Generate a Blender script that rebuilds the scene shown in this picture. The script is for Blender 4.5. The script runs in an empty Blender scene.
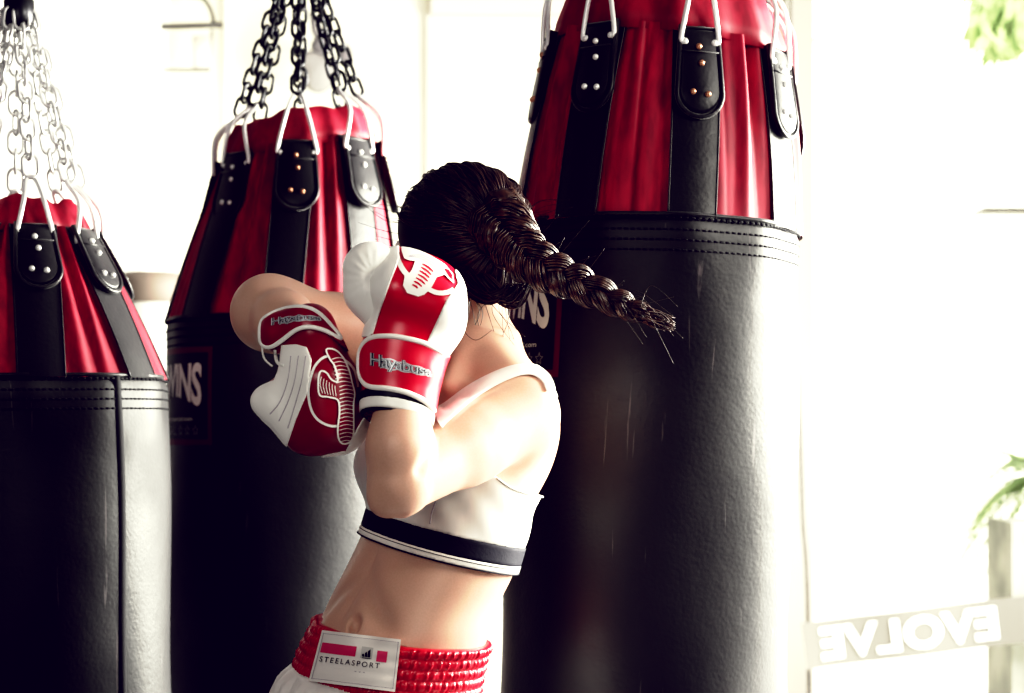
import bpy, bmesh, math, random
import numpy as np
from mathutils import Vector, Matrix
from mathutils.geometry import tessellate_polygon
random.seed(7); rng = np.random.default_rng(7)
C = bpy.context.scene.collection
PI = math.pi
F, CX, HY, CZ = 1707.0, 512.0, 430.0, 1.279      # focal length in pixels, principal column, eye level row, eye height
def P(px, py, y): return np.array(((px-CX)*y/F, y, CZ+(HY-py)*y/F))

# ------------------------------------------------------------------ materials
def mat(name, col, rough=.5, metal=0, spec=.5, **k):
    m = bpy.data.materials.new(name); m.use_nodes = True
    b = m.node_tree.nodes['Principled BSDF']
    b.inputs['Base Color'].default_value = (*col, 1); b.inputs['Roughness'].default_value = rough
    b.inputs['Metallic'].default_value = metal; b.inputs['Specular IOR Level'].default_value = spec
    for key, v in k.items(): b.inputs[key.replace('_', ' ')].default_value = v
    return m
def noise_bump(m, scale, strength, dist=.002, detail=4, vec_scale=None, colmix=None, rough_rng=None):
    nt = m.node_tree; b = nt.nodes['Principled BSDF']
    tc = nt.nodes.new('ShaderNodeTexCoord'); mp = nt.nodes.new('ShaderNodeMapping')
    if vec_scale: mp.inputs['Scale'].default_value = vec_scale
    nt.links.new(tc.outputs['Object'], mp.inputs[0])
    n = nt.nodes.new('ShaderNodeTexNoise'); n.inputs['Scale'].default_value = scale; n.inputs['Detail'].default_value = detail
    nt.links.new(mp.outputs[0], n.inputs['Vector'])
    bp = nt.nodes.new('ShaderNodeBump'); bp.inputs['Strength'].default_value = strength; bp.inputs['Distance'].default_value = dist
    nt.links.new(n.outputs['Fac'], bp.inputs['Height']); nt.links.new(bp.outputs[0], b.inputs['Normal'])
    if colmix:
        r = nt.nodes.new('ShaderNodeValToRGB'); r.color_ramp.elements[0].position = .35; r.color_ramp.elements[1].position = .65
        r.color_ramp.elements[0].color = (*colmix[0], 1); r.color_ramp.elements[1].color = (*colmix[1], 1)
        nt.links.new(n.outputs['Fac'], r.inputs[0]); nt.links.new(r.outputs[0], b.inputs['Base Color'])
    return m
BLK = (.010, .009, .0115)
def leather_mat(name, scuff=.5, base=BLK, rough=.46):
    m = mat(name, base, rough, spec=.42); nt = m.node_tree; b = nt.nodes['Principled BSDF']; L = nt.links
    b.inputs['Sheen Weight'].default_value = .28; b.inputs['Sheen Roughness'].default_value = .45
    tc = nt.nodes.new('ShaderNodeTexCoord')
    n1 = nt.nodes.new('ShaderNodeTexNoise'); n1.inputs['Scale'].default_value = 5; n1.inputs['Detail'].default_value = 5
    n2 = nt.nodes.new('ShaderNodeTexNoise'); n2.inputs['Scale'].default_value = 160; n2.inputs['Detail'].default_value = 3
    mp = nt.nodes.new('ShaderNodeMapping'); mp.inputs['Rotation'].default_value = (.5, .3, .6); mp.inputs['Scale'].default_value = (22, 22, 1.6)
    n3 = nt.nodes.new('ShaderNodeTexNoise'); n3.inputs['Scale'].default_value = 3.2; n3.inputs['Detail'].default_value = 6; n3.inputs['Distortion'].default_value = .6
    for n in (n1, n2): L.new(tc.outputs['Object'], n.inputs['Vector'])
    L.new(tc.outputs['Object'], mp.inputs[0]); L.new(mp.outputs[0], n3.inputs['Vector'])
    r = nt.nodes.new('ShaderNodeValToRGB'); r.color_ramp.elements[0].position = .68; r.color_ramp.elements[1].position = .76
    r.color_ramp.elements[0].color = (0, 0, 0, 1); r.color_ramp.elements[1].color = (scuff, scuff, scuff, 1)
    L.new(n3.outputs['Fac'], r.inputs[0])
    mx = nt.nodes.new('ShaderNodeMix'); mx.data_type = 'RGBA'; mx.inputs[6].default_value = (*base, 1); mx.inputs[7].default_value = (.20, .17, .18, 1)
    L.new(r.outputs[0], mx.inputs[0]); L.new(mx.outputs[2], b.inputs['Base Color'])
    rr = nt.nodes.new('ShaderNodeMapRange'); rr.inputs[1].default_value = .3; rr.inputs[2].default_value = .7; rr.inputs[3].default_value = rough-.08; rr.inputs[4].default_value = rough+.14
    L.new(n1.outputs['Fac'], rr.inputs[0]); L.new(rr.outputs[0], b.inputs['Roughness'])
    b1 = nt.nodes.new('ShaderNodeBump'); b1.inputs['Strength'].default_value = .35; b1.inputs['Distance'].default_value = .012
    b2 = nt.nodes.new('ShaderNodeBump'); b2.inputs['Strength'].default_value = .25; b2.inputs['Distance'].default_value = .0012
    L.new(n1.outputs['Fac'], b1.inputs['Height']); L.new(n2.outputs['Fac'], b2.inputs['Height'])
    L.new(b1.outputs[0], b2.inputs['Normal']); L.new(b2.outputs[0], b.inputs['Normal'])
    return m
M = {}
M['leather'] = leather_mat('scuffed black leather', .55)
M['leather_soft'] = leather_mat('black leather strap', .12, rough=.38)
M['patch_black'] = mat('black printed patch', (.008, .007, .01), .5)
M['patch_border'] = mat('dark red patch border', (.11, .008, .02), .5)
M['print_white'] = mat('white print', (.75, .75, .72), .5)
M['print_grey'] = mat('grey print', (.25, .25, .26), .5)
def fabric(name, c0, c1, rough=.45, sheen=.4):
    m = mat(name, c0, rough, spec=.4); m.node_tree.nodes['Principled BSDF'].inputs['Sheen Weight'].default_value = sheen
    m.node_tree.nodes['Principled BSDF'].inputs['Sheen Tint'].default_value = (*c1, 1)
    return noise_bump(m, 60, .12, .002, 3, (1, 1, .25), (c0, c1))
M['red_fabric'] = fabric('red nylon', (.21, .008, .026), (.34, .015, .042), .55)
M['red_collar'] = fabric('red nylon collar', (.20, .008, .024), (.29, .013, .036), .55)
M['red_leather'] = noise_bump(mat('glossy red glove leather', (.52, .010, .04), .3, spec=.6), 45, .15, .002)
M['shaded_red_leather'] = noise_bump(mat('shaded red glove leather', (.25, .004, .022), .3, spec=.6), 45, .15, .002)  # glove red darkened to paint in the shade on the far glove
M['white_leather'] = noise_bump(mat('white glove leather', (.86, .86, .82), .38), 45, .15, .002)
M['black_trim'] = mat('black glove trim', (.004, .003, .008), .5)
M['silver_print'] = mat('silver print', (.55, .57, .6), .35, .3)
M['groove'] = mat('grey groove stitching', (.42, .38, .42), .6)
M['steel_backlit'] = mat('backlit chain steel', (.05, .05, .055), .35, .9)  # dark colour stands in for chains seen against the light
M['steel_light'] = mat('bright chain steel', (.62, .62, .62), .35, .6)
M['steel_white'] = mat('polished hanger steel', (.85, .85, .85), .3, .35)
M['brass'] = mat('worn brass rivet', (.55, .3, .2), .35, .8)
M['stitch'] = mat('black stitching thread', (.002, .001, .004), .8)
M['skin'] = noise_bump(mat('skin', (.60, .40, .31), .45, spec=.45), 420, .10, .0006, 3, None, ((.575, .375, .29), (.61, .405, .315)))
sb = M['skin'].node_tree.nodes['Principled BSDF']; sb.inputs['Subsurface Weight'].default_value = .12; sb.inputs['Subsurface Scale'].default_value = .02; sb.inputs['Subsurface Radius'].default_value = (1, .35, .2)
M['lip'] = mat('lips', (.5, .16, .14), .4)
M['eye_white'] = mat('eye white', (.8, .78, .74), .2); M['iris'] = mat('iris', (.05, .025, .015), .2)
M['hair'] = noise_bump(mat('dark brown hair', (.016, .007, .006), .36, spec=.6), 160, .3, .002, 3, (1, 1, 1), ((.010, .004, .005), (.035, .014, .010)))
M['hair_highlit'] = noise_bump(mat('braid hair with painted highlights', (.05, .02, .012), .34, spec=.6), 90, .3, .002, 3, (1, 1, 1), ((.014, .006, .005), (.075, .034, .023)))  # lighter browns paint in highlights where light catches the braid
M['hair_base'] = mat('dark hair underlayer', (.006, .003, .004), .6)
M['bra_white'] = fabric('white sports jersey', (.84, .83, .78), (.9, .89, .85), .7, .1)
M['elastic_black'] = noise_bump(mat('black elastic band', (.006, .005, .016), .75), 300, .3, .001)
M['satin_red'] = noise_bump(mat('red satin elastic', (.46, .012, .035), .33, spec=.55), 90, .35, .003, 4, (1, 1, .3))
M['satin_white'] = noise_bump(mat('white satin', (.82, .8, .77), .42), 30, .3, .004)
M['label_white'] = noise_bump(mat('silky white label', (.82, .8, .76), .4), 60, .25, .002)
M['label_pink'] = mat('pink print', (.62, .06, .16), .5)
M['label_black'] = mat('black print', (.015, .012, .02), .5)
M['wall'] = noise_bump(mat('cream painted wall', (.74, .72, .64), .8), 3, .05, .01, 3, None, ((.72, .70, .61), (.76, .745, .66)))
M['wall_white'] = noise_bump(mat('white painted pillar', (.93, .93, .90), .8), 3, .05, .01)
M['trim'] = mat('pale grey trim', (.62, .59, .54), .7)
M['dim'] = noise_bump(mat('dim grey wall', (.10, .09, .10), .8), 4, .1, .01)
M['floor'] = noise_bump(mat('grey rubber floor', (.09, .085, .095), .7), 40, .2, .003)
M['ground'] = noise_bump(mat('concrete ground whitened for glare', (.9, .9, .86), .9), 6, .1, .01)  # white colour stands in for the overexposed glare outdoors
M['concrete'] = noise_bump(mat('weathered concrete', (.62, .62, .56), .9), 5, .4, .02, 6, None, ((.24, .25, .21), (.42, .42, .38)))
M['leaf'] = noise_bump(mat('pale green leaf', (.32, .48, .2), .5), 12, .1, .01, 3, None, ((.20, .29, .13), (.42, .50, .28)))
M['leaf'].node_tree.nodes['Principled BSDF'].inputs['Transmission Weight'].default_value = 0
M['bark'] = noise_bump(mat('grey bark', (.25, .2, .16), .9), 20, .6, .01)
M['mesh_banner'] = mat('pale translucent banner', (.115, .11, .10), .8)
M['banner_print'] = mat('white banner print', (.95, .95, .92), .7)
M['tan'] = noise_bump(mat('grey brown vinyl', (.20, .165, .14), .6), 20, .2, .005)
M['pale_vinyl'] = noise_bump(mat('pale vinyl', (.72, .72, .68), .6), 8, .2, .01)
M['pale_metal'] = mat('pale painted metal', (.06, .055, .05), .5)
M['pale_panel'] = mat('pale panel', (.6, .57, .53), .7)
M['grey_cloth'] = noise_bump(mat('grey cloth', (.26, .25, .25), .8), 20, .4, .01)
M['grey_cloth_dark'] = mat('dark grey strap', (.16, .15, .16), .8)

# ------------------------------------------------------------------ mesh helpers
class MB:
    def __init__(s): s.v = []; s.f = []; s.mi = []; s.n = 0
    def add(s, v, f, mi=0):
        v = np.asarray(v, float); s.v.append(v); o = s.n
        s.f.extend([tuple(int(i)+o for i in q) for q in f]); s.mi.extend([mi]*len(f)); s.n += len(v); return s
    def build(s, name, mats, parent=None, origin=(0, 0, 0), smooth=True):
        me = bpy.data.meshes.new(name); V = np.concatenate(s.v)-np.asarray(origin, float)
        me.from_pydata(V.tolist(), [], s.f); me.update()
        if not isinstance(mats, (list, tuple)): mats = [mats]
        for m in mats: me.materials.append(m)
        me.polygons.foreach_set('material_index', s.mi)
        if smooth: me.polygons.foreach_set('use_smooth', [True]*len(s.f))
        o = bpy.data.objects.new(name, me); C.objects.link(o)
        if parent: o.parent = parent
        return o
def props(o, label=None, cat=None, group=None, kind=None):
    if label: o['label'] = label
    if cat: o['category'] = cat
    if group: o['group'] = group
    if kind: o['kind'] = kind
    return o
def empty(name, loc, rot=(0, 0, 0)):
    o = bpy.data.objects.new(name, None); C.objects.link(o); o.location = loc; o.rotation_euler = rot; o.empty_display_size = .1; return o
def box(mb, lo, hi, mi=0, R=None, c=None):
    lo = np.array(lo, float); hi = np.array(hi, float)
    v = np.array([[(lo, hi)[i][0], (lo, hi)[j][1], (lo, hi)[k][2]] for i in (0, 1) for j in (0, 1) for k in (0, 1)])
    if R is not None: v = (v @ np.array(R).T)
    if c is not None: v = v+np.array(c)
    mb.add(v, [(0, 1, 3, 2), (4, 6, 7, 5), (0, 4, 5, 1), (2, 3, 7, 6), (0, 2, 6, 4), (1, 5, 7, 3)], mi)
def frames(p, closed=False):
    p = np.asarray(p, float); n = len(p)
    t = np.gradient(p, axis=0) if not closed else np.roll(p, -1, 0)-np.roll(p, 1, 0)
    t /= np.linalg.norm(t, axis=1)[:, None]+1e-12
    a = np.array((0, 0, 1.)) if abs(t[0][2]) < .9 else np.array((1., 0, 0))
    u = np.cross(t[0], a); u /= np.linalg.norm(u); U = [u]
    for i in range(1, n):
        u = U[-1]-t[i]*np.dot(U[-1], t[i]); u /= np.linalg.norm(u)+1e-12; U.append(u)
    U = np.array(U); return t, U, np.cross(t, U)
def tube(mb, p, r, sides=8, closed=False, mi=0, flat=1.):
    p = np.asarray(p, float); n = len(p); r = np.broadcast_to(np.asarray(r, float), (n,))
    t, U, W = frames(p, closed)
    a = np.arange(sides)*2*PI/sides
    v = (p[:, None]+r[:, None, None]*(np.cos(a)[None, :, None]*U[:, None]+flat*np.sin(a)[None, :, None]*W[:, None])).reshape(-1, 3)
    f = []; m = n if closed else n-1
    for i in range(m):
        j = (i+1) % n
        for k in range(sides):
            l = (k+1) % sides; f.append((i*sides+k, i*sides+l, j*sides+l, j*sides+k))
    if not closed: f.append(tuple(range(sides))[::-1]); f.append(tuple(range((n-1)*sides, n*sides)))
    mb.add(v, f, mi)
def smooth_path(pts, n, closed=False):
    pts = np.asarray(pts, float); m = len(pts); out = []
    segs = m if closed else m-1
    for i in range(n):
        s = i/(n if closed else n-1)*segs; k = min(int(s), segs-1); u = s-k
        g = (lambda q: pts[q % m]) if closed else (lambda q: pts[min(max(q, 0), m-1)])
        a, b, c, d = g(k-1), g(k), g(k+1), g(k+2)
        out.append(.5*((2*b)+(-a+c)*u+(2*a-5*b+4*c-d)*u*u+(-a+3*b-3*c+d)*u**3))
    return np.array(out)
def grid_faces(n, m, wrap=False):
    f = []
    for i in range(n-1):
        for j in range(m if wrap else m-1):
            k = (j+1) % m; f.append((i*m+j, i*m+k, (i+1)*m+k, (i+1)*m+j))
    return f
def sphere(mb, c, r, mi=0, nu=12, nv=8, R=None):
    r = np.broadcast_to(np.asarray(r, float), (3,)); v = []
    for i in range(nv+1):
        th = PI*i/nv
        for j in range(nu): ph = 2*PI*j/nu; v.append((math.sin(th)*math.cos(ph), math.sin(th)*math.sin(ph), math.cos(th)))
    v = np.array(v)*r
    if R is not None: v = v @ np.array(R).T
    mb.add(v+np.array(c), grid_faces(nv+1, nu, True), mi)

# ------------------------------------------------------------------ distance fields
def nrm(v): v = np.asarray(v, float); return v/np.linalg.norm(v)
def smin(a, b, k):
    h = np.maximum(k-np.abs(a-b), 0)/k; return np.minimum(a, b)-h*h*k*.25
def smax(a, b, k): return -smin(-a, -b, k)
def cone(p, a, b, ra, rb):
    a = np.asarray(a, np.float32); b = np.asarray(b, np.float32); d = b-a; dd = float(d@d)
    x, y, z = p[0]-a[0], p[1]-a[1], p[2]-a[2]
    t = np.clip((x*d[0]+y*d[1]+z*d[2])/dd, 0, 1)
    return np.sqrt((x-t*d[0])**2+(y-t*d[1])**2+(z-t*d[2])**2)-(ra+(rb-ra)*t)
def ball(p, c, r): return np.sqrt((p[0]-c[0])**2+(p[1]-c[1])**2+(p[2]-c[2])**2)-r
def ell(p, c, r, ax=None):
    x, y, z = p[0]-c[0], p[1]-c[1], p[2]-c[2]
    if ax is not None: x, y, z = [x*a[0]+y*a[1]+z*a[2] for a in ax]
    k0 = np.sqrt((x/r[0])**2+(y/r[1])**2+(z/r[2])**2); k1 = np.sqrt((x/r[0]**2)**2+(y/r[1]**2)**2+(z/r[2]**2)**2)
    return k0*(k0-1)/np.maximum(k1, 1e-6)
def topx(p): return CX+p[0]*F/p[1], HY-(p[2]-CZ)*F/p[1]
def poly_sdf(u, v, poly):
    poly = np.asarray(poly, np.float32); n = len(poly); d = np.full(np.shape(u), 1e9, np.float32); s = np.ones(np.shape(u), bool)
    for i in range(n):
        a = poly[i]; b = poly[i-1]; e = b-a; wu = u-a[0]; wv = v-a[1]
        t = np.clip((wu*e[0]+wv*e[1])/max(float(e@e), 1e-9), 0, 1)
        d = np.minimum(d, (wu-t*e[0])**2+(wv-t*e[1])**2)
        c1 = v >= a[1]; c2 = v < b[1]; c3 = e[0]*wv > e[1]*wu
        s ^= (c1 & c2 & c3) | (~c1 & ~c2 & ~c3)
    return np.where(s, 1, -1)*np.sqrt(d)
def region(p, poly):
    u, v = topx(p); return poly_sdf(u, v, poly)*p[1]/F
def nets(f, lo, hi, h, newton=2):
    lo = np.asarray(lo, float); hi = np.asarray(hi, float); n = np.ceil((hi-lo)/h).astype(int)+1
    ax = [(lo[i]+h*np.arange(n[i])).astype(np.float32) for i in range(3)]
    V = np.empty(n, np.float32); step = max(1, int(400000/(n[1]*n[2])))
    for i in range(0, n[0], step):
        X, Y, Z = np.meshgrid(ax[0][i:i+step], ax[1], ax[2], indexing='ij'); V[i:i+step] = f((X, Y, Z))
    S = V < 0
    cnt = sum(S[a:n[0]-1+a, b:n[1]-1+b, c:n[2]-1+c].astype(np.int8) for a in (0, 1) for b in (0, 1) for c in (0, 1))
    act = (cnt > 0) & (cnt < 8); idx = np.argwhere(act); num = np.full(act.shape, -1, np.int64); num[act] = np.arange(len(idx))
    acc = np.zeros((len(idx), 3)); w = np.zeros(len(idx))
    cor = [(a, b, c) for a in (0, 1) for b in (0, 1) for c in (0, 1)]
    for A in cor:
        for d in range(3):
            if A[d]: continue
            B = list(A); B[d] = 1
            va = V[idx[:, 0]+A[0], idx[:, 1]+A[1], idx[:, 2]+A[2]]; vb = V[idx[:, 0]+B[0], idx[:, 1]+B[1], idx[:, 2]+B[2]]
            m = (va < 0) != (vb < 0); t = np.where(m, va/(va-vb+1e-12), 0)
            q = np.array(A, float)[None].repeat(len(idx), 0); q[:, d] += t; acc += q*m[:, None]; w += m
    v = lo+h*(idx+acc/np.maximum(w, 1)[:, None])
    faces = []
    for d in range(3):
        e1, e2 = (d+1) % 3, (d+2) % 3
        a = [slice(None)]*3; b = [slice(None)]*3; a[d] = slice(0, -1); b[d] = slice(1, None)
        ch = S[tuple(a)] != S[tuple(b)]; q = np.argwhere(ch)
        q = q[(q[:, e1] > 0) & (q[:, e2] > 0) & (q[:, e1] < n[e1]-1) & (q[:, e2] < n[e2]-1)]
        def g(o1, o2):
            r = q.copy(); r[:, e1] += o1; r[:, e2] += o2; return num[r[:, 0], r[:, 1], r[:, 2]]
        quad = np.stack([g(-1, -1), g(0, -1), g(0, 0), g(-1, 0)], 1)
        ins = S[q[:, 0], q[:, 1], q[:, 2]]
        quad[~ins] = quad[~ins][:, ::-1]; faces.append(quad)
    fc = np.concatenate(faces)
    for _ in range(newton):
        e = h*.3; x, y, z = v.T; f0 = f((x, y, z)); g = np.stack([f((x+e, y, z))-f((x-e, y, z)), f((x, y+e, z))-f((x, y-e, z)), f((x, y, z+e))-f((x, y, z-e))], 1)/(2*e)
        g2 = (g*g).sum(1)+1e-6; s = np.clip(f0/np.sqrt(g2), -h*.4, h*.4); v = v-g/np.sqrt(g2)[:, None]*s[:, None]
    return v, fc
def net_obj(name, f, lo, hi, h, m, parent=None, origin=(0, 0, 0), newton=2):
    v, fc = nets(f, lo, hi, h, newton); mb = MB(); mb.v = [v]; mb.f = fc.tolist(); mb.mi = [0]*len(fc)
    return mb.build(name, m, parent, origin)
def cast(f, u, v, y0, y1, off=0., n=220):
    """points where lines from the eye through (u,v) first meet the surface f=off"""
    u = np.asarray(u, float); v = np.asarray(v, float); ys = np.linspace(y0, y1, n)
    Y = ys[None].repeat(len(u), 0); X = (u[:, None]-CX)*Y/F; Z = CZ+(HY-v[:, None])*Y/F
    val = f((X, Y, Z))-off; ins = val < 0; hit = ins.any(1); i = np.argmax(ins, 1); i = np.where(hit, np.maximum(i, 1), np.argmin(val, 1).clip(1))
    r = np.arange(len(u)); a = val[r, i-1]; b = val[r, i]; t = np.where(hit, a/(a-b+1e-12), 1); y = ys[i-1]+(ys[i]-ys[i-1])*np.clip(t, 0, 1)
    return np.stack([(u-CX)*y/F, y, CZ+(HY-v)*y/F], 1)
def fill2d(poly, maxlen=2.):
    """triangulated and refined flat polygon"""
    bm = bmesh.new(); vs = [bm.verts.new((p[0], p[1], 0)) for p in poly]
    for t in tessellate_polygon([[Vector((p[0], p[1], 0)) for p in poly]]): 
        try: bm.faces.new([vs[i] for i in t])
        except Exception: pass
    return refine(bm, maxlen)
def refine(bm, maxlen, lim=12):
    for _ in range(lim):
        e = [x for x in bm.edges if x.calc_length() > maxlen]
        if not e: break
        bmesh.ops.subdivide_edges(bm, edges=e, cuts=1); bmesh.ops.triangulate(bm, faces=bm.faces[:])
    bm.verts.index_update(); v = np.array([x.co[:] for x in bm.verts]); f = [[q.index for q in x.verts] for x in bm.faces]; bm.free(); return v[:, :2], f
def ribbon2d(path, w, n=40, closed=False, taper=False):
    p = smooth_path(path, n, closed) if len(path) > 2 else np.linspace(path[0], path[1], max(6, n//4)); n = len(p)
    t = (np.roll(p, -1, 0)-np.roll(p, 1, 0)) if closed else np.gradient(p, axis=0)
    t /= np.linalg.norm(t, axis=1)[:, None]+1e-9; nn = np.stack([-t[:, 1], t[:, 0]], 1)
    ww = np.full(n, w/2.)
    if taper: ww = ww*np.sin(np.linspace(.15, PI-.15, n))**.5
    v = np.stack([p-nn*ww[:, None], p, p+nn*ww[:, None]], 1).reshape(-1, 2); f = grid_faces(n, 3)
    if closed: f += [((n-1)*3, (n-1)*3+1, 1, 0), ((n-1)*3+1, (n-1)*3+2, 2, 1)]
    return v, f
def text2d(s, size=1., bold=.0, space=1.):
    cu = bpy.data.curves.new('t', 'FONT'); cu.body = s; cu.size = size; cu.offset = bold; cu.space_character = space; cu.resolution_u = 4
    o = bpy.data.objects.new('t', cu); C.objects.link(o); dg = bpy.context.evaluated_depsgraph_get(); dg.update()
    me = bpy.data.meshes.new_from_object(o.evaluated_get(dg)); bm = bmesh.new(); bm.from_mesh(me); bmesh.ops.triangulate(bm, faces=bm.faces[:])
    bpy.data.objects.remove(o); bpy.data.curves.remove(cu); bpy.data.meshes.remove(me); return bm
def text_mesh(s, x0, y0, x1, y1, maxlen, bold=0., space=1.):
    """text scaled into the box (x0,y0 bottom left; x1,y1 top right)"""
    bm = text2d(s, 1, bold, space); c = np.array([v.co[:2] for v in bm.verts]); lo, hi = c.min(0), c.max(0)
    for v in bm.verts: v.co.x = x0+(v.co.x-lo[0])/(hi[0]-lo[0])*(x1-x0); v.co.y = y0+(v.co.y-lo[1])/(hi[1]-lo[1])*(y1-y0)
    return refine(bm, maxlen)

# ================================================================== THE BOXER
th = math.radians(56); FW = np.array((-math.sin(th), -math.cos(th), 0)); LT = np.array((-FW[1], FW[0], 0))
secs = [  # row, column, depth, half breadth, half thickness
 (800, 378, 2.44, .165, .125), (745, 378, 2.44, .168, .128), (700, 380, 2.44, .150, .114), (660, 389, 2.44, .148, .110), (628, 401, 2.44, .151, .107), (600, 413, 2.447, .146, .103),
 (572, 428, 2.455, .147, .103), (533, 443, 2.465, .143, .098), (500, 451, 2.475, .144, .095), (462, 459, 2.485, .149, .095),
 (430, 465, 2.49, .150, .100), (402, 474, 2.495, .132, .082), (380, 477, 2.50, .105, .066), (360, 480, 2.505, .066, .054), (335, 480, 2.51, .05, .05)]
S = np.array([(P(c, r, y)[2], P(c, r, y)[0], y, a, b) for r, c, y, a, b in secs]); S = S[np.argsort(S[:, 0])]
# smooth interpolation table
zz = np.linspace(S[0, 0], S[-1, 0], 200)
def pchip(x, xp, fp):
    f = np.interp(x, xp, fp); k = 9; pad = np.concatenate([np.full(k, f[0]), f, np.full(k, f[-1])]); w = np.hanning(2*k+1); w /= w.sum(); return np.convolve(pad, w, 'valid')
TAB = [pchip(zz, S[:, 0], S[:, i]) for i in range(1, 5)]
def tor_axis(z): return [np.interp(z, zz, t) for t in TAB]
def body_frame(p):
    cx, cy, a, b = tor_axis(p[2]); x, y = p[0]-cx, p[1]-cy
    return x*LT[0]+y*LT[1], x*FW[0]+y*FW[1], a, b
def zof(py, y=2.44): return CZ+(HY-py)*y/F
def f_trunk(p):
    l, w, a, b = body_frame(p); e = 2.25
    r = (np.abs(l/a)**e+np.abs(w/b)**e)**(1/e)
    d = (r-1)*np.minimum(a, b)*.95
    # spine furrow, abdominal midline, rib arch
    z = p[2]; front = np.clip(w/b, 0, 1)
    d = d+.0035*np.exp(-(l/.012)**2)*front*np.clip((z-zof(620))/.03, 0, 1)*np.clip((zof(540)-z)/.05, 0, 1)
    d = d+.005*np.exp(-(l/.016)**2)*np.clip(-w/b, 0, 1)*np.clip((z-zof(640))/.05, 0, 1)*np.clip((zof(400)-z)/.06, 0, 1)
    d = d-.004*np.exp(-((np.abs(l)-.045)/.028)**2)*front*np.exp(-((z-zof(600))/.05)**2)
    zr = zof(548)-1.3*np.abs(l)*.55
    d = d+.009*np.exp(-((z-zr+.035)/.022)**2)*front**.5*np.exp(-((np.abs(l)-.06)/.05)**2)
    return smax(smax(d, p[2]-(S[-1, 0]-.004), .01), (S[0, 0]+.004)-p[2], .01)
def at(l, w, py, y=2.47):
    z = zof(py, y); cx, cy, a, b = tor_axis(z); return np.array((cx, cy, z))+LT*l+FW*w
NAVEL = P(354, 623, 2.345)
nv = cast(f_trunk, [354.], [623.], 2.2, 2.5)[0]
def f_chest(p):
    d = f_trunk(p)
    d = smin(d, ell(p, at(.062, .076, 466), (.052, .050, .056)), .03); d = smin(d, ell(p, at(-.038, .045, 466), (.046, .044, .052)), .03)
    d = smin(d, ell(p, at(.07, -.045, 430), (.05, .042, .08)), .05); d = smin(d, ell(p, at(-.07, -.045, 430), (.05, .042, .08)), .05)
    return d
# shoulders / arms (near = her left)
SL = P(519, 415, 2.365); EL = P(401, 480, 2.20); WL = P(401, 385, 2.225); HLf = P(412, 320, 2.245)
SR = P(425, 350, 2.58); ER = P(270, 313, 2.45); WR = P(297, 330, 2.30); HRf = P(315, 385, 2.27)
HC = P(455, 240, 2.53)
tg = math.radians(128); G = np.array((-math.sin(tg), -math.cos(tg), -.06)); G = nrm(G); HL = nrm(np.cross((0, 0, 1), G)); HU = np.cross(G, HL)
HX = (HL, G, HU)
def hp(l, g, u): return HC+HL*l+G*g+HU*u
PEL = P(380, 752, 2.44)
HJL = PEL+LT*.085; HJR = PEL-LT*.085
KL = np.array((-.20, 2.20, .47)); AL = np.array((-.13, 2.30, .09)); TL = np.array((-.22, 2.17, .03))
KR = np.array((-.24, 2.62, .47)); AR = np.array((-.13, 2.78, .09)); TR = np.array((-.27, 2.74, .03))
def f_legs(p):
    d = smin(cone(p, HJL, KL, .088, .056), cone(p, KL, AL, .054, .034), .03)
    d = smin(d, ell(p, KL*.65+AL*.35-FW*.018, (.048, .048, .10)), .04)
    d2 = smin(cone(p, HJR, KR, .088, .056), cone(p, KR, AR, .054, .034), .03)
    d2 = smin(d2, ell(p, KR*.65+AR*.35-FW*.018, (.048, .048, .10)), .04)
    d = np.minimum(d, d2)
    for A, T in ((AL, TL), (AR, TR)):
        ht = A+nrm(A-T)*np.array((1, 1, 0))*.03; ht = np.array((ht[0], ht[1], .032))
        d = smin(d, cone(p, ht, T, .032, .026), .03); d = smin(d, cone(p, A, T+np.array((0, 0, .015)), .034, .02), .03)
        dr = nrm((T-A)*np.array((1, 1, 0))); sd = np.array((-dr[1], dr[0], 0))
        for k, (o, ln, r) in enumerate(((-.026, .040, .013), (-.011, .038, .010), (.002, .034, .0095), (.014, .029, .009), (.025, .022, .0085))):
            a = np.array((T[0], T[1], .014))+sd*o; d = smin(d, cone(p, a, a+dr*ln-np.array((0, 0, .003)), r+.002, r), .006)
    return smax(d, -p[2], .004)
def f_head(p):
    d = ell(p, hp(0, -.005, .018), (.076, .094, .090), HX)
    d = smin(d, ell(p, hp(0, .030, -.050), (.052, .056, .060), HX), .04)          # jaw
    d = smin(d, ell(p, hp(0, .066, -.100), (.020, .016, .014), HX), .02)          # chin
    d = smin(d, cone(p, hp(0, .088, -.006), hp(0, .108, -.040), .007, .011), .012)  # nose
    for s in (1, -1):
        d = smin(d, ell(p, hp(.010*s, .098, -.044), (.008, .009, .006), HX), .008)
        d = smax(d, -ell(p, hp(.031*s, .094, -.004), (.017, .014, .011), HX), .014)  # eye sockets
        d = smin(d, ell(p, hp(.044*s, .060, -.034), (.022, .022, .018), HX), .02)  # cheeks
        d = smin(d, ell(p, hp(.078*s, -.006, -.012), (.009, .018, .030), HX), .006)  # ears
        d = smax(d, -ell(p, hp(.089*s, .000, -.010), (.007, .009, .016), HX), .005)
    d = smin(d, ell(p, hp(0, .086, -.064), (.022, .010, .006), HX), .006); d = smin(d, ell(p, hp(0, .083, -.075), (.018, .010, .007), HX), .006)
    return d
def f_neck(p): return smin(cone(p, P(468, 295, 2.53), P(477, 372, 2.505), .052, .056), cone(p, P(468, 335, 2.46), P(448, 385, 2.40), .012, .011), .03)
def f_larm(p):
    d = cone(p, SL, P(462, 448, 2.285), .056, .050); d = smin(d, cone(p, P(470, 444, 2.295), EL, .049, .043), .02)
    return smin(d, ell(p, P(516, 420, 2.375), (.052, .056, .062)), .02)
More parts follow.
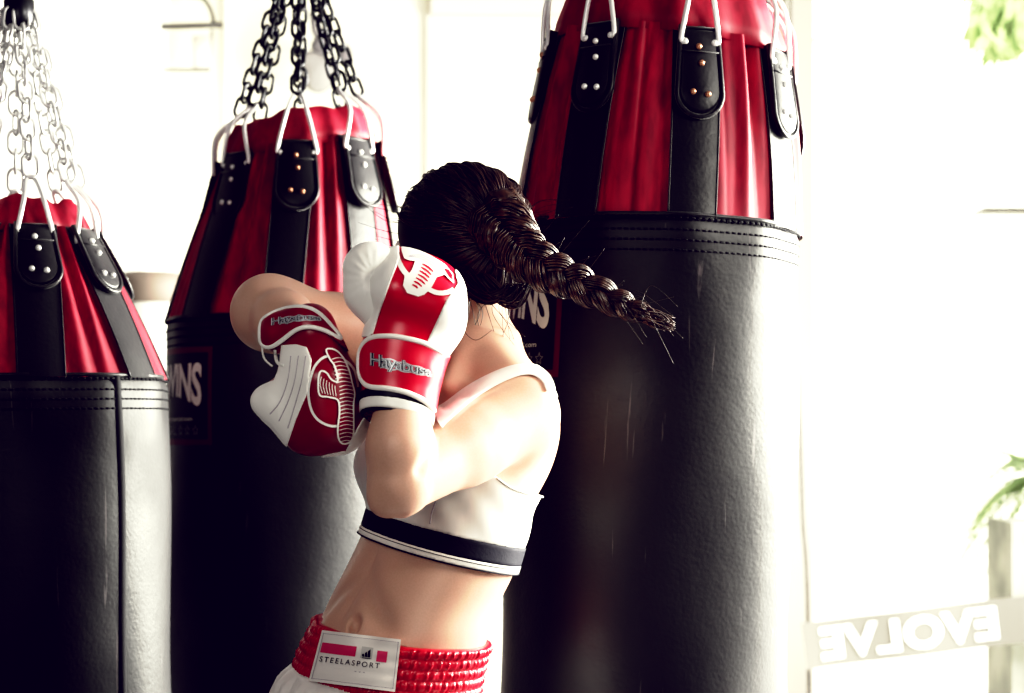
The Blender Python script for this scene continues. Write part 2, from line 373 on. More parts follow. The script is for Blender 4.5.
def f_lfore(p):
    d = cone(p, EL+np.array((0, 0, -.002)), P(401, 447, 2.205), .044, .043); d = smin(d, cone(p, P(391, 497, 2.20), P(384, 502, 2.195), .026, .018), .02); return smin(d, smin(cone(p, P(400, 447, 2.19), WL, .042, .031), ball(p, HLf, .035), .02), .015)
def f_rarm(p):
    d = smin(cone(p, SR, P(340, 330, 2.51), .056, .050), cone(p, P(340, 330, 2.51), ER, .050, .047), .02)
    d = smin(d, ball(p, SR, .058), .02)
    d = smin(d, cone(p, ER, P(285, 322, 2.37), .042, .040), .05); return smin(smin(d, cone(p, P(285, 322, 2.37), WR, .040, .030), .02), ball(p, HRf, .03), .02)
def f_torso(p):
    d = f_chest(p); d = smin(d, f_neck(p), .035)
    # collar bones and trapezius
    for s, sh in ((1, SL), (-1, SR)):
        d = smin(d, cone(p, P(478, 345, 2.52), sh+np.array((-.01*s*0, 0, .025)), .030, .030), .045)
        d = smin(d, cone(p, at(.015*s, .075, 392), sh+FW*.035+np.array((0, 0, .03)), .008, .008), .02)
    return d
def f_upper(p):
    d = f_torso(p)
    d = smin(d, f_larm(p), .022); d = smin(d, f_rarm(p), .03)
    return smin(d, f_lfore(p), .002)
CR = cast(f_upper, [433., 431., 421.], [436., 452., 470.], 2.05, 2.5, .0015)
def f_body(p):
    d = f_upper(p); d = smin(d, f_head(p), .02); d = smin(d, f_legs(p), .05)
    d = smax(d, -np.minimum(cone(p, CR[0], CR[1], .004, .006), cone(p, CR[1], CR[2], .006, .002)), .014)
    d = smax(d, -ell(p, nv, (.010, .015, .015)), .006)
    return d
ROOT = np.array((-.17, 2.45, 0.))
v, fc = nets(f_body, (-.47, 2.05, -.01), (.16, 2.90, 1.72), .0048)
mb = MB(); mb.v = [v]; mb.f = fc.tolist(); mb.mi = [0]*len(fc); mb.n = len(v)
person = mb.build('person', M['skin'], None, ROOT); person.location = ROOT
props(person, 'boxer in white sports top and red waistband shorts with braid flying, raising red boxing gloves', 'person')
def pb(mb, name, m, parent=person, label=None, smooth=True):
    o = mb.build(name, m, parent, ROOT, smooth)
    if label: o['label'] = label
    return o
def pn(name, f, lo, hi, h, m, parent=person, label=None, newton=2):
    o = net_obj(name, f, lo, hi, h, m, parent, ROOT, newton)
    if label: o['label'] = label
    return o
for s in (1, -1):
    e = MB(); sphere(e, hp(.031*s, .076, -.004), .0125); sphere(e, hp(.031*s, .0845, -.004), .0055, 1); pb(e, 'eye', [M['eye_white'], M['iris']])
e = MB(); sphere(e, hp(0, .0895, -.064), (.020, .0075, .0045), 0, 16, 10, np.array(HX).T); sphere(e, hp(0, .0875, -.0735), (.017, .0072, .0055), 0, 16, 10, np.array(HX).T); pb(e, 'lips', M['lip'])

# ---- sports bra (each half is worked out on its own side of the breast bone)
def mirror(p):
    l, w, a, b = body_frame(p); k = np.where(l < 0, -2*l, 0.)
    return (p[0]+k*LT[0], p[1]+k*LT[1], p[2])
BRA = [(527, 363), (503, 370), (468, 387), (440, 406), (424, 424), (404, 440), (330, 452), (300, 545), (600, 600), (600, 505), (546, 496), (524, 492), (508, 485), (496, 476), (470, 455), (452, 420), (462, 407), (482, 391), (510, 377), (533, 376), (545, 388), (560, 400), (560, 380), (545, 366)]
def f_brabase(p):
    d = f_torso(p)
    d = smin(d, ell(p, P(516, 420, 2.375), (.052, .056, .062)), .02)
    return d
BN0 = P(441, 541, 2.36); BN = nrm(np.array((.225, 0.0, 1.)))    # band plane
def bs(p): return (p[0]-BN0[0])*BN[0]+(p[1]-BN0[1])*BN[1]+(p[2]-BN0[2])*BN[2]
def f_bra(p):
    q = mirror(p); r = region(q, BRA); s = bs(p)
    wr = .0005*np.sin(p[2]*90+p[0]*130)
    return smax(smax(f_brabase(q)-.0045+wr, r, .002), .012-s, .002)
blo, bhi = (-.25, 2.2, 1.03), (.14, 2.72, 1.42)
bra = pn('sports_top', f_bra, blo, bhi, .0035, M['bra_white'], label='white sports top with thin shoulder straps')
pn('underband', lambda p: smax(smax(f_chest(p)-.0055, bs(p)-.0135, .002), -.0135-bs(p), .002), blo, bhi, .0032, M['elastic_black'], bra, 'wide black elastic band')
pn('hem', lambda p: smax(smax(f_chest(p)-.0058, bs(p)+.013, .0015), -.0245-bs(p), .0015), blo, bhi, .003, M['bra_white'], bra, 'white hem stripe')
def ringline(off, dz, r, name, m, par, fb=f_chest):
    # thin thread line around the torso at band height dz
    pts = []
    for a in np.linspace(0, 2*PI, 140, endpoint=False):
        d = LT*math.cos(a)+FW*math.sin(a); lo_, hi_ = .03, .25
        def pt(t):
            q = BN0*0+np.array((0, 0, 0.)); cx, cy, _, _ = tor_axis(BN0[2]); x, y = cx+d[0]*t, cy+d[1]*t
            z = BN0[2]+(dz-(x-BN0[0])*BN[0]-(y-BN0[1])*BN[1])/BN[2]; return np.array((x, y, z))
        for _ in range(26):
            mid = (lo_+hi_)/2
            if fb(tuple(np.array([c]) for c in pt(mid)))[0] < off: lo_ = mid
            else: hi_ = mid
        pts.append(pt(lo_))
    mb = MB(); tube(mb, pts, r, 5, True); return pb(mb, name, m, par)
ringline(.006, -.0165, .0006, 'stitch_line', M['elastic_black'], bra); ringline(.006, -.0245, .0012, 'stitch_line', M['elastic_black'], bra)
# edge binding along the arm hole and front seam
# shoulder straps lie on the skin, the far one is the mirror of the near one
spth = smooth_path(np.array([(436, 419), (448, 410), (474, 390), (506, 373.5), (530, 369), (545, 377), (551, 390)], float), 40)
tt_ = np.gradient(spth, axis=0); tt_ /= np.linalg.norm(tt_, axis=1)[:, None]; nn_ = np.stack([-tt_[:, 1], tt_[:, 0]], 1); sw = np.interp(np.linspace(0, 1, 40), [0, .2, .6, 1], [11, 8.5, 6, 5])
rows_ = [cast(f_upper, (spth+nn_*sw[:, None]*k)[:, 0], (spth+nn_*sw[:, None]*k)[:, 1], 2.2, 2.66, o) for k, o in ((-1, -.002), (-.92, .0035), (-.5, .0048), (0, .005), (.5, .0048), (.92, .0035), (1, -.002))]
def mir(q):
    l, w_, a, b = body_frame(q.T); return q-2*l[:, None]*LT
for fl_ in (0, 1):
    mb = MB(); mb.add(np.concatenate([mir(x) if fl_ else x for x in rows_]), grid_faces(7, 40)); pb(mb, 'shoulder_strap', M['bra_white'], bra)
mb = MB()
for pth in ([(497, 478), (510, 487), (526, 493), (543, 497)],):
    mb = MB(); q = smooth_path(np.array(pth, float), 30); tube(mb, cast(f_brabase, q[:, 0], q[:, 1], 2.2, 2.6, .005), .0016, 6); pb(mb, 'edge_binding', M['bra_white'], bra)
mb = MB(); q = smooth_path(np.array([(436, 500), (432, 512), (430, 524)], float), 12); tube(mb, cast(f_brabase, q[:, 0], q[:, 1], 2.2, 2.6, .005), .0009, 6); pb(mb, 'front_seam', M['groove'], bra)

# ---- shorts and waistband
WN0 = P(400, 640, 2.35); WNn = nrm(np.array((.10, -.03, 1.)))
def ws(p): return (p[0]-WN0[0])*WNn[0]+(p[1]-WN0[1])*WNn[1]+(p[2]-WN0[2])*WNn[2]
ROW = .0145
def f_wband(p, flat=False):
    s = ws(p); l, w, a, b = body_frame(p); ang = np.arctan2(l, w)
    d = f_trunk(p)-.0068
    if not flat:
        row = np.abs(np.sin(PI*s/ROW)); rid = np.floor(s/ROW)
        d = d-.0030*row**.5+.0015*(np.sin(ang*150+rid*2.1+3*np.sin(ang*9+rid))*.6+np.sin(ang*83+rid*4.7)*.6)*row**.5
    return d
WH = ROW*5
wlo, whi = (-.40, 2.2, .80), (.06, 2.70, 1.04)
def f_shorts(p):
    l, w, a, b = body_frame(p); ang = np.arctan2(l, w); s = ws(p)
    dn = np.clip((-WH-s)/.35, 0, 1)
    legs = np.minimum(cone(p, HJL, KL, .10, .125), cone(p, HJR, KR, .10, .125))
    d = smin(f_trunk(p)-.012, legs, .04)
    d = d-.010*np.clip((-WH-s)/.02, 0, 1)+.006*np.sin(ang*13+p[2]*18+1.2)*np.clip((-WH-s)/.06+.3, 0, 1)+.0025*np.sin(ang*37)*np.clip((-WH-s)/.02, 0, 1)
    inn = np.minimum(cone(p, HJL, KL, .092, .117), cone(p, HJR, KR, .092, .117))
    d = smax(d, s+WH-.004, .008); d = smax(d, .60-p[2], .004)
    return smax(d, -smax(inn, p[2]-.70, .01), .004)
shorts = pn('shorts', f_shorts, (-.50, 2.05, .58), (.10, 2.85, .99), .0055, M['satin_white'], label='white satin shorts')
pn('waistband', lambda p: smax(smax(f_wband(p), ws(p), .004), -WH-ws(p), .003), wlo, whi, .0028, M['satin_red'], shorts, 'ruched red satin waistband')
# label patch
lab = MB(); LQ = np.array([(322, 630), (401, 639.5), (395, 692), (308.5, 681)], float)   # tl tr br bl
def lq(u, v): u = np.asarray(u)[..., None]; v = np.asarray(v)[..., None]; return (LQ[0]*(1-u)*(1-v)+LQ[1]*u*(1-v)+LQ[2]*u*v+LQ[3]*(1-u)*v)
fl = lambda p: f_wband(p, True)
def lproj(u, v, off):
    q = lq(u, v); w_ = .0006*np.sin(np.asarray(u)*17+np.asarray(v)*8)+.0005*np.sin(np.asarray(v)*25)
    return cast(fl, q[:, 0], q[:, 1], 2.15, 2.6, off)+np.array((0, -1, 0))*w_[:, None]
gu, gv = np.meshgrid(np.linspace(0, 1, 34), np.linspace(0, 1, 24)); lab.add(lproj(gu.ravel(), gv.ravel(), .0078), grid_faces(24, 34), 0)
def lrect(u0, v0, u1, v1, mi, off=.0086):
    a, b = np.meshgrid(np.linspace(u0, u1, 14), np.linspace(v0, v1, 8)); lab.add(lproj(a.ravel(), b.ravel(), off), grid_faces(8, 14), mi)
lrect(.045, .235, .47, .43, 1); lrect(.73, .26, .855, .47, 1); lrect(.535, .22, .675, .44, 3, .0084)
for u0, u1, h0 in ((.555, .583, .08), (.588, .618, .14), (.622, .655, .21)):   # slanted three-bar mark
    vv, ff = fill2d([(u0, .41), (u1, .41), (u1-.012, .41-h0*.75), (u0-.006, .41-h0*.55)], .02); lab.add(lproj(vv[:, 0], vv[:, 1], .0090), ff, 2)
lrect(.553, .425, .66, .44, 2, .0090)
def ltext(s, u0, v0, u1, v1, mi, bold=.0, space=1.):
    vv, ff = text_mesh(s, u0, -v1, u1, -v0, .03, bold, space); lab.add(lproj(vv[:, 0], -vv[:, 1], .0092), ff, mi)
ltext('STEELASPORT', .06, .50, .78, .60, 2, .0, 1.35)
ltext('SPORTSWEAR'[:0] or '- - -', .50, .70, .62, .715, 4)
for a, b in (((.02, .06), (.98, .06)), ((.02, .94), (.98, .94)), ((.03, .05), (.03, .95)), ((.97, .05), (.97, .95))):
    vv, ff = ribbon2d(np.array([a, ((a[0]+b[0])/2, (a[1]+b[1])/2), b]), .008, 30); lab.add(lproj(vv[:, 0], vv[:, 1], .0086), ff, 4)
pb(lab, 'logo_patch', [M['label_white'], M['label_pink'], M['label_black'], mat('label grey', (.55, .55, .53), .5), M['groove']], shorts, 'white label patch with pink blocks, black three-bar mark and lettering')

# ---- hair
def f_hair(p):
    d = ell(p, hp(0, -.018, .014), (.095, .100, .093), HX)
    d = smin(d, ell(p, hp(0, -.060, -.030), (.070, .058, .066), HX), .03)
    face = ell(p, hp(0, .105, -.045), (.074, .075, .085), HX)
    d = smax(d, -face, .015)
    return d
hair = pn('hair', f_hair, (-.25, 2.35, 1.36), (.06, 2.72, 1.70), .004, M['hair_base'], label='dark brown hair pulled back into a braid')
GP = P(500, 232, 2.43)     # where the braid is gathered
gdir = nrm(GP-hp(0, -.018, .022)); cen = hp(0, -.018, .022)
def on_hair(d, off):   # ray from inside along d to hair surface
    t = np.linspace(.03, .16, 90); q = cen[None, None]+d[:, None]*t[None, :, None]
    val = f_hair((q[..., 0], q[..., 1], q[..., 2])); i = np.argmax(val > 0, 1).clip(1); r = np.arange(len(d)); a = val[r, i-1]; b = val[r, i]
    tt = t[i-1]+(t[i]-t[i-1])*(-a/(b-a+1e-9)); return cen+d*(tt+off)[:, None]
st = MB(); N = 620
u1 = nrm(np.cross(gdir, (0, 0, 1))); u2 = np.cross(gdir, u1)
for i in range(N):
    a = 2*PI*i/N*7.03+rng.normal()*.02
    # start on the hairline: angle away from gather point
    s = u1*math.cos(a)+u2*math.sin(a); lim = 2.15 if s[2] > -.1 else 1.25
    big = lim*(.55+.45*rng.random())
    tt = np.linspace(big, .12+.1*rng.random(), 20)
    wav = .05*np.sin(tt*5+rng.random()*6)
    side = np.cross(gdir, s)
    d = np.cos(tt)[:, None]*gdir+np.sin(tt)[:, None]*(s[None]*np.cos(wav)[:, None]+side[None]*np.sin(wav)[:, None])
    off = .0005+.0035*rng.random()*np.ones(20)+.002*np.sin(tt*7+i)
    tube(st, on_hair(d, off), (.0011+.0016*rng.random())*np.sin(np.linspace(.35, PI-.3, 20)), 5)
pb(st, 'hair_strands', M['hair'], hair)
# braid: three interlaced bunches of fine strands
bp = smooth_path(np.array([P(492, 214, 2.43), P(508, 232, 2.41), P(528, 255, 2.40), P(556, 272, 2.40), P(590, 288, 2.405), P(622, 304, 2.41), P(650, 317, 2.415)]), 130)
t_, U_, W_ = frames(bp); br = MB()
side = np.array((0, 1., 0)); 
nrmv = np.cross(t_, side); nrmv /= np.linalg.norm(nrmv, axis=1)[:, None]; dep = np.cross(t_, nrmv)
s01 = np.linspace(0, 1, 130); width = np.interp(s01, [0, .12, .3, .6, .85, 1], [.040, .041, .033, .025, .017, .009])*.62
for k in range(3):
    ph = 2*PI*k/3; om = 2*PI*3.4*s01**.85+ph+.25*np.sin(s01*21+k)
    core = bp+nrmv*(np.sin(om)*width*1.05*(1+.18*np.sin(s01*17+k*2)))[:, None]+dep*(np.sin(2*om)*width*.55)[:, None]
    tube(br, core, width*.72*(.9+.12*np.sin(s01*60+k)), 10)
    tc_, Uc, Wc = frames(core)
    for j in range(26):
        a = 2*PI*j/26+rng.random()*.3; rr = width*(.70+.10*rng.random()); tw = a+s01*9
        q = core+(Uc*np.cos(tw)[:, None]+Wc*np.sin(tw)[:, None])*rr[:, None]
        tube(br, q[::2], .0011+.0010*rng.random(), 4)
for j in range(70):   # loose tail
    a0 = P(640+rng.normal()*6, 312+rng.normal()*4, 2.41+rng.normal()*.006); e0 = P(660+rng.random()*16, 318+rng.random()*14, 2.42)
    m0 = (a0+e0)/2+rng.normal(size=3)*.003; tube(br, smooth_path([a0, m0, e0], 9), [.0014, .0015, .0014, .0013, .0012, .001, .0008, .0006, .0003], 4)
pb(br, 'braid', M['hair_highlit'], hair, 'thick braid whipping out behind the head')
fly = MB()
def wisp(pts, r=.0006):
    q = smooth_path([P(*a) for a in pts], 24); tube(fly, q, r*np.linspace(1, .4, 24), 4)
for j in range(46):   # fly-aways round crown, nape and braid
    k = rng.integers(0, 4)
    if k == 0: x, y = 398+rng.normal()*5, 205+rng.random()*45; wisp([(x+12, y, 2.50), (x-5, y-3, 2.50), (x-18-rng.random()*14, y-6+rng.normal()*12, 2.49)])
    elif k == 1: x, y = 450+rng.random()*60, 300+rng.random()*8; wisp([(x, y-8, 2.45), (x+rng.normal()*8, y+12, 2.445), (x+rng.normal()*14, y+30+rng.random()*25, 2.45)])
    else:
        i = rng.integers(10, 120); u, v_ = topx(bp[i]); wisp([(u, v_, 2.40), (u+12, v_+rng.normal()*14, 2.39), (u+34+rng.random()*14, v_+8+rng.normal()*22, 2.395)], .0005)
wisp([(488, 300, 2.44), (508, 325, 2.46), (516, 350, 2.46), (514, 372, 2.45)]); wisp([(470, 300, 2.44), (462, 325, 2.43), (475, 340, 2.43), (492, 330, 2.44)])
for j in range(9): wisp([(505+j*2, 300+rng.normal()*4, 2.45), (530, 222-j+rng.normal()*8, 2.41), (560+rng.normal()*10, 210+rng.normal()*6, 2.41)], .0004)
pb(fly, 'loose_strands', M['hair'], hair)['kind'] = 'stuff'
for ln in range(3):   # curled locks under the braid root
    lk = MB()
    for j in range(40):
        o = rng.normal(size=3)*.004; q = smooth_path([P(455+ln*12, 262+ln*4, 2.435)+o, P(472+ln*14, 288+ln*3, 2.43)+o*1.2, P(494+ln*12, 298+ln*2, 2.42)+o, P(512+ln*8, 288-ln*2, 2.415)+o], 16); tube(lk, q, .0014*np.sin(np.linspace(.5, PI-.3, 16)), 4)
    pb(lk, 'lock', M['hair'], hair)

# ---- gloves
def union(p, items, k):
    d = None
    for (u, v, y, r) in items:
        b = ball(p, P(u, v, y), r*y/F); d = b if d is None else smin(d, b, k)
    return d
def seg(p, a, b, k=0): return cone(p, P(*a[:3]), P(*b[:3]), a[3]*a[2]/F, b[3]*b[2]/F)
def wrap_tube(mb, f, path, y0, y1, off, r, n=60, closed=False, mi=0):
    q = smooth_path(np.array(path, float), n, closed); pts = cast(f, q[:, 0], q[:, 1], y0, y1, off)
    for _ in range(2): pts[1:-1] = (pts[:-2]+2*pts[1:-1]+pts[2:])/4
    tube(mb, pts, r, 8, closed, mi)
# near glove
GLN = nrm(np.array((-.17, -.28, -.985))); GL0 = P(390, 412, 2.18)
def gs(p): return (p[0]-GL0[0])*GLN[0]+(p[1]-GL0[1])*GLN[1]+(p[2]-GL0[2])*GLN[2]
def g1_fist(p):
    return smin(smin(smin(seg(p, (401, 284, 2.25, 37), (424, 300, 2.25, 38)), seg(p, (424, 296, 2.25, 38), (428, 320, 2.25, 34)), .02), seg(p, (424, 320, 2.25, 35), (410, 336, 2.24, 34)), .02), seg(p, (400, 290, 2.20, 26), (436, 305, 2.20, 24)), .03)
def g1_thumb(p):
    d = smin(seg(p, (371, 270, 2.235, 28), (372, 290, 2.235, 27)), seg(p, (373, 292, 2.235, 26), (388, 322, 2.235, 20)), .012)
    u, v = topx(p); a = np.arctan2(v-278, u-374); rr = np.hypot(u-374, v-278)
    return d+.0011*np.abs(np.sin(a*9+.5))*np.clip((rr-6)/10, 0, 1)*np.clip((34-rr)/8, 0, 1)+.004*np.exp(-((u-372)/6)**2-((v-278)/10)**2)
def g1_cuff(p):
    return smax(smin(seg(p, (403, 345, 2.235, 40.5), (401, 365, 2.23, 39)), seg(p, (401, 365, 2.23, 39), (396, 425, 2.215, 35)), .01), gs(p), .003)
def g1(p): return smin(smin(g1_fist(p), g1_cuff(p), .022), g1_thumb(p), .010)
glo, ghi = (-.25, 2.10, 1.25), (-.05, 2.36, 1.54)
glove1 = pn('boxing_glove', lambda p: smin(g1_fist(p), g1_cuff(p), .022), glo, ghi, .003, M['red_leather'], label='red and white boxing glove held up beside the face, shown near-side')
pn('thumb', lambda p: smax(g1_thumb(p)-.0008, -ball(p, P(397, 385, 2.23), .02), .01), glo, ghi, .0026, M['white_leather'], glove1, 'white padded thumb with radiating creases')
W1 = [(350, 200), (398, 238), (399, 258), (384, 297), (370, 336), (330, 340)]
W2 = [(455, 270), (458, 284), (447, 300), (428, 341), (438, 362), (480, 360), (490, 290), (464, 270)]
g1a = lambda p: smin(g1_fist(p), g1_cuff(p), .022)
pn('side_panel', lambda p: smax(g1a(p)-.0014, region(p, W1), .001)-.0006, glo, ghi, .002, M['white_leather'], glove1)
pn('palm_panel', lambda p: smax(g1a(p)-.0014, region(p, W2), .001)-.0006, glo, ghi, .002, M['white_leather'], glove1)
pn('cuff_rim', lambda p: smax(g1_cuff(p)-.0012, smax(gs(p)+0, -.0035-gs(p), .001), .001), glo, ghi, .0024, M['black_trim'], glove1)
pn('cuff_band', lambda p: smax(g1_cuff(p)-.003, smax(gs(p)+.003, -.0165-gs(p), .002), .002), glo, ghi, .0024, M['white_leather'], glove1, 'white padded cuff edge')
pn('black_band', lambda p: smax(g1_cuff(p)-.0016, smax(gs(p)+.0155, -.0275-gs(p), .001), .001), glo, ghi, .0024, M['black_trim'], glove1)
ST1 = [(358, 352), (364, 341), (374, 336), (388, 335), (402, 337), (424, 342), (446, 354), (470, 366), (470, 420), (437, 412), (426, 403), (408, 394), (388, 389), (370, 388), (362, 383), (358, 372)]
f_st1 = lambda p: smax(g1a(p)-.0042, region(p, ST1), .002)
pn('wrist_strap', f_st1, glo, ghi, .0024, M['red_leather'], glove1, 'red wrist strap with white piping')
pp = MB()
wrap_tube(pp, lambda p: smin(g1a(p)-.0040, region(p, ST1)*0+1, .001), [(443, 353), (424, 343), (402, 337.5), (388, 336), (374, 337), (365, 342), (359.5, 353), (359, 371), (363, 382), (371, 387), (388, 388.5), (408, 393), (426, 402), (434, 411)], 2.1, 2.4, -.0005, .0036, 110)
wrap_tube(pp, g1a, [(397, 262), (384, 297), (372, 334)], 2.1, 2.4, .001, .0016, 30)
pb(pp, 'piping', M['white_leather'], glove1)
def decal(mb, f, vf, y0, y1, off, mi): vv, ff = vf; mb.add(cast(f, vv[:, 0], vv[:, 1], y0, y1, off), ff, mi)
def c9(pts): return [(380+x/9.9, 240+y/9.9) for x, y in pts]
em = MB(); D1 = lambda vf, off, mi: decal(em, g1a, vf, 2.1, 2.36, off, mi)
D1(ribbon2d(c9([(165, 110), (180, 200), (240, 310), (320, 390)]), 5.2, 24), .0016, 0)
D1(ribbon2d(c9([(470, 480), (560, 520), (660, 520), (730, 490)]), 4.6, 20), .0016, 0)
D1(fill2d(c9([(350, 205), (320, 290), (285, 335), (245, 352), (228, 450), (270, 525), (380, 560), (440, 540), (492, 490), (520, 450), (560, 370), (640, 340), (700, 400), (735, 430), (720, 330), (640, 235), (560, 185), (470, 135), (400, 105), (300, 75), (212, 62), (215, 110), (240, 180), (290, 200)]), 2.), .0019, 0)
for a, b in (((318, 440), (375, 478)), ((335, 405), (415, 462)), ((355, 370), (450, 440)), ((375, 335), (475, 410)), ((390, 300), (492, 375)), ((405, 265), (510, 345)), ((420, 232), (530, 315))):
    D1(ribbon2d(c9([a, ((a[0]+b[0])/2+6, (a[1]+b[1])/2-3), b]), 2.0, 12, taper=True), .0024, 1)
for o in (0, 30, 60): D1(ribbon2d(c9([(290, 160-o*.1), (400, 180-o*.6), (520, 250-o*.9), (620, 320-o*.8)]), .55, 20), .0024, 2)
D1(fill2d(c9([(640, 280), (680, 290), (715, 340), (725, 400), (680, 350)]), 1.5), .0026, 1)
pb(em, 'emblem', [M['white_leather'], M['red_leather'], M['groove']], glove1, 'white striped falcon emblem')
# wordmark on the strap
def word(f, y0, y1, box_, curve, name, par):
    wm = MB(); x0, x1, h = box_
    for off, bold, mi in ((.0046, .065, 0), (.0050, .035, 1), (.0054, -.004, 0)):
        vv, ff = text_mesh('Hayabusa', 0, 0, 1, 1, .05, bold, .92)
        sc = (1-vv[:, 0]*.35); u = x0+(x1-x0)*vv[:, 0]; v_ = curve(vv[:, 0])-(vv[:, 1]-.5)*h*sc
        wm.add(cast(f, u, v_, y0, y1, off), ff, mi)
    for s in (-1, 1):
        t = np.linspace(.16, .95, 20); u = x0+(x1-x0)*t; v_ = curve(t)+s*h*.42*(1-t*.45)*(.62+.25*np.abs(np.sin(t*14)))
        vv, ff = ribbon2d(np.stack([u, v_], 1), 1.1, 40); wm.add(cast(f, vv[:, 0], vv[:, 1], y0, y1, .0047), ff, 0)
    return pb(wm, name, [M['silver_print'], M['black_trim'], M['print_white']], par, 'silver and black brush-style lettering')
word(g1a, 2.1, 2.4, (370, 432, 17), lambda t: 361+t*13-4*t*(1-t), 'lettering', glove1)
# far glove hanging down
Y2 = 2.25
def g2_fist(p):
    d = smin(seg(p, (322, 362, Y2, 24), (329, 384, Y2, 29)), seg(p, (329, 384, Y2, 29), (336, 422, Y2, 28.5)), .02)
    d = smin(d, seg(p, (336, 422, Y2, 28.5), (311, 424, Y2, 30)), .02); d = smin(d, seg(p, (311, 420, Y2, 30), (282, 403, Y2, 25)), .02); d = smin(d, seg(p, (284, 405, Y2, 24), (263, 401, Y2, 11)), .012)
    d = smin(d, seg(p, (300, 365, Y2, 20), (312, 400, Y2, 26)), .02)
    return smin(d, seg(p, (322, 380, 2.22, 24), (328, 415, 2.22, 22)), .03)
def g2_cuff(p): return smin(seg(p, (281, 334, 2.27, 20), (311, 328, 2.26, 22)), seg(p, (311, 328, 2.26, 22), (322, 345, 2.25, 21)), .015)
def g2(p): return smin(g2_fist(p), g2_cuff(p), .018)
hlo, hhi = (-.36, 2.12, 1.22), (-.17, 2.36, 1.46)
glove2 = pn('boxing_glove', g2, hlo, hhi, .003, M['shaded_red_leather'], label='red and white boxing glove hanging bent from the raised far wrist')
PW = [(281, 345), (296, 344), (307, 347), (312, 360), (308, 392), (297, 418), (286, 450), (240, 420), (240, 392), (274, 380), (279, 362)]
pn('palm_panel', lambda p: smax(g2(p)-.0016, region(p, PW), .002), hlo, hhi, .0021, M['white_leather'], glove2, 'white panel with grey grooves')
TP = [(380, 405), (366, 414), (357, 429), (346, 451), (322, 456), (318, 470), (380, 470)]
pn('fingertip_panel', lambda p: smax(g2(p)-.0014, region(p, TP), .001)-.0006, hlo, hhi, .002, M['white_leather'], glove2)
gv_ = MB()
for x in (0, 1, 2):
    wrap_tube(gv_, g2, [(291+x*7.5, 356), (288+x*7, 380), (280+x*8, 402), (270+x*9, 414+x*7)], 2.1, 2.4, .0014, .0009, 30)
pb(gv_, 'groove', M['groove'], glove2)
wp = MB(); wrap_tube(wp, g2, [(275, 350), (277, 362), (284, 366)], 2.1, 2.4, .001, .0022, 20); wrap_tube(wp, g2, [(262, 345), (264, 358), (272, 366)], 2.1, 2.5, .001, .0014, 20); pb(wp, 'lace_loop', M['white_leather'], glove2)
ST2 = [(258, 334), (261, 320), (272, 312), (287, 306), (305, 305), (318, 310), (331, 322), (345, 342), (349, 352), (340, 344), (326, 332), (310, 328), (296, 331), (281, 342), (270, 349), (261, 345)]
pn('wrist_strap', lambda p: smax(g2(p)-.0042, region(p, ST2), .002), hlo, hhi, .0024, M['shaded_red_leather'], glove2, 'red wrist strap with white piping')
pp = MB(); wrap_tube(pp, lambda p: g2(p)-.004, [(260, 334), (262, 321), (273, 313), (288, 308), (304, 307), (317, 312), (329, 323), (341, 339), (326, 331), (310, 327), (296, 330), (281, 341), (270, 347), (262, 344)], 2.1, 2.4, -.0005, .0032, 120, True); pb(pp, 'piping', M['white_leather'], glove2)
word(g2, 2.1, 2.4, (271, 322, 10), lambda t: 323-9*np.sin(t*1.8)+t*5, 'lettering', glove2)
def c3(pts): return [(225+x/3.3, 260+y/3.3) for x, y in pts]
em = MB(); D2 = lambda vf, off, mi: decal(em, g2, vf, 2.1, 2.36, off, mi)
D2(ribbon2d(c3([(440, 420), (425, 360), (385, 325), (335, 318), (300, 345), (282, 390), (275, 440), (285, 495), (310, 530), (350, 548), (385, 545)]), 2.6, 60), .0012, 0)
bird = c3([(335, 295), (365, 297), (392, 325), (410, 365), (420, 405), (428, 440), (424, 480), (425, 530), (422, 585), (402, 606), (380, 600), (372, 565), (378, 500), (372, 462), (340, 452), (312, 445), (308, 400), (315, 368), (335, 372), (352, 395), (372, 398), (362, 350), (345, 325)])
D2(fill2d(bird, 2.), .0016, 1); D2(ribbon2d(bird, 1.8, 110, True), .0022, 0)
for i in range(22):
    y = 322+i*13; bx_ = 365+min(i, 8)*4; 
    x0, x1 = (352+i*2.4 if i < 7 else 378), (395+i*3.5 if i < 9 else 424)
    D2(ribbon2d(c3([(x0, y+6), ((x0+x1)/2, y), (x1, y+4)]), .8, 8), .0024, 0)
for i in range(6): D2(ribbon2d(c3([(318+i*9, 385+i*6), (314+i*10, 410+i*4), (322+i*9, 440+i*2)]), .8, 8), .0024, 0)
pb(em, 'emblem', [M['white_leather'], M['shaded_red_leather']], glove2, 'white striped falcon emblem in a ring')

# ================================================================== PUNCHING BAGS
def stadium(L, W, n=8):
    r = W/2; s = L/2-r; pts = []
    for k in range(n+1): a = -PI/2+PI*k/n; pts.append((math.cos(a)*r*1, s+0, 0)) if 0 else None
    pts = [(math.cos(a)*r, math.sin(a)*r+s) for a in np.linspace(0, PI, n)]+[(math.cos(a)*r, math.sin(a)*r-s) for a in np.linspace(PI, 2*PI, n)]
    return np.array(pts)
def chain_mesh(a, b, L=.044, W=.026, wire=.0042):
    mb = MB(); a = np.array(a, float); b = np.array(b, float); d = b-a; n = max(2, int(round(np.linalg.norm(d)/(L-2*wire-.003)))); t = nrm(d)
    u = nrm(np.cross(t, (0.3, 1, 0.1))); w = np.cross(t, u); st = stadium(L, W); rot = rng.random()*1.0
    for i in range(n):
        c = a+d*(i+.5)/n; rot2 = rot+(PI/2 if i % 2 else 0)+rng.normal()*.12; s = u*math.cos(rot2)+w*math.sin(rot2)
        tube(mb, c+st[:, :1]*s+st[:, 1:]*t, wire, 6, True)
    return mb
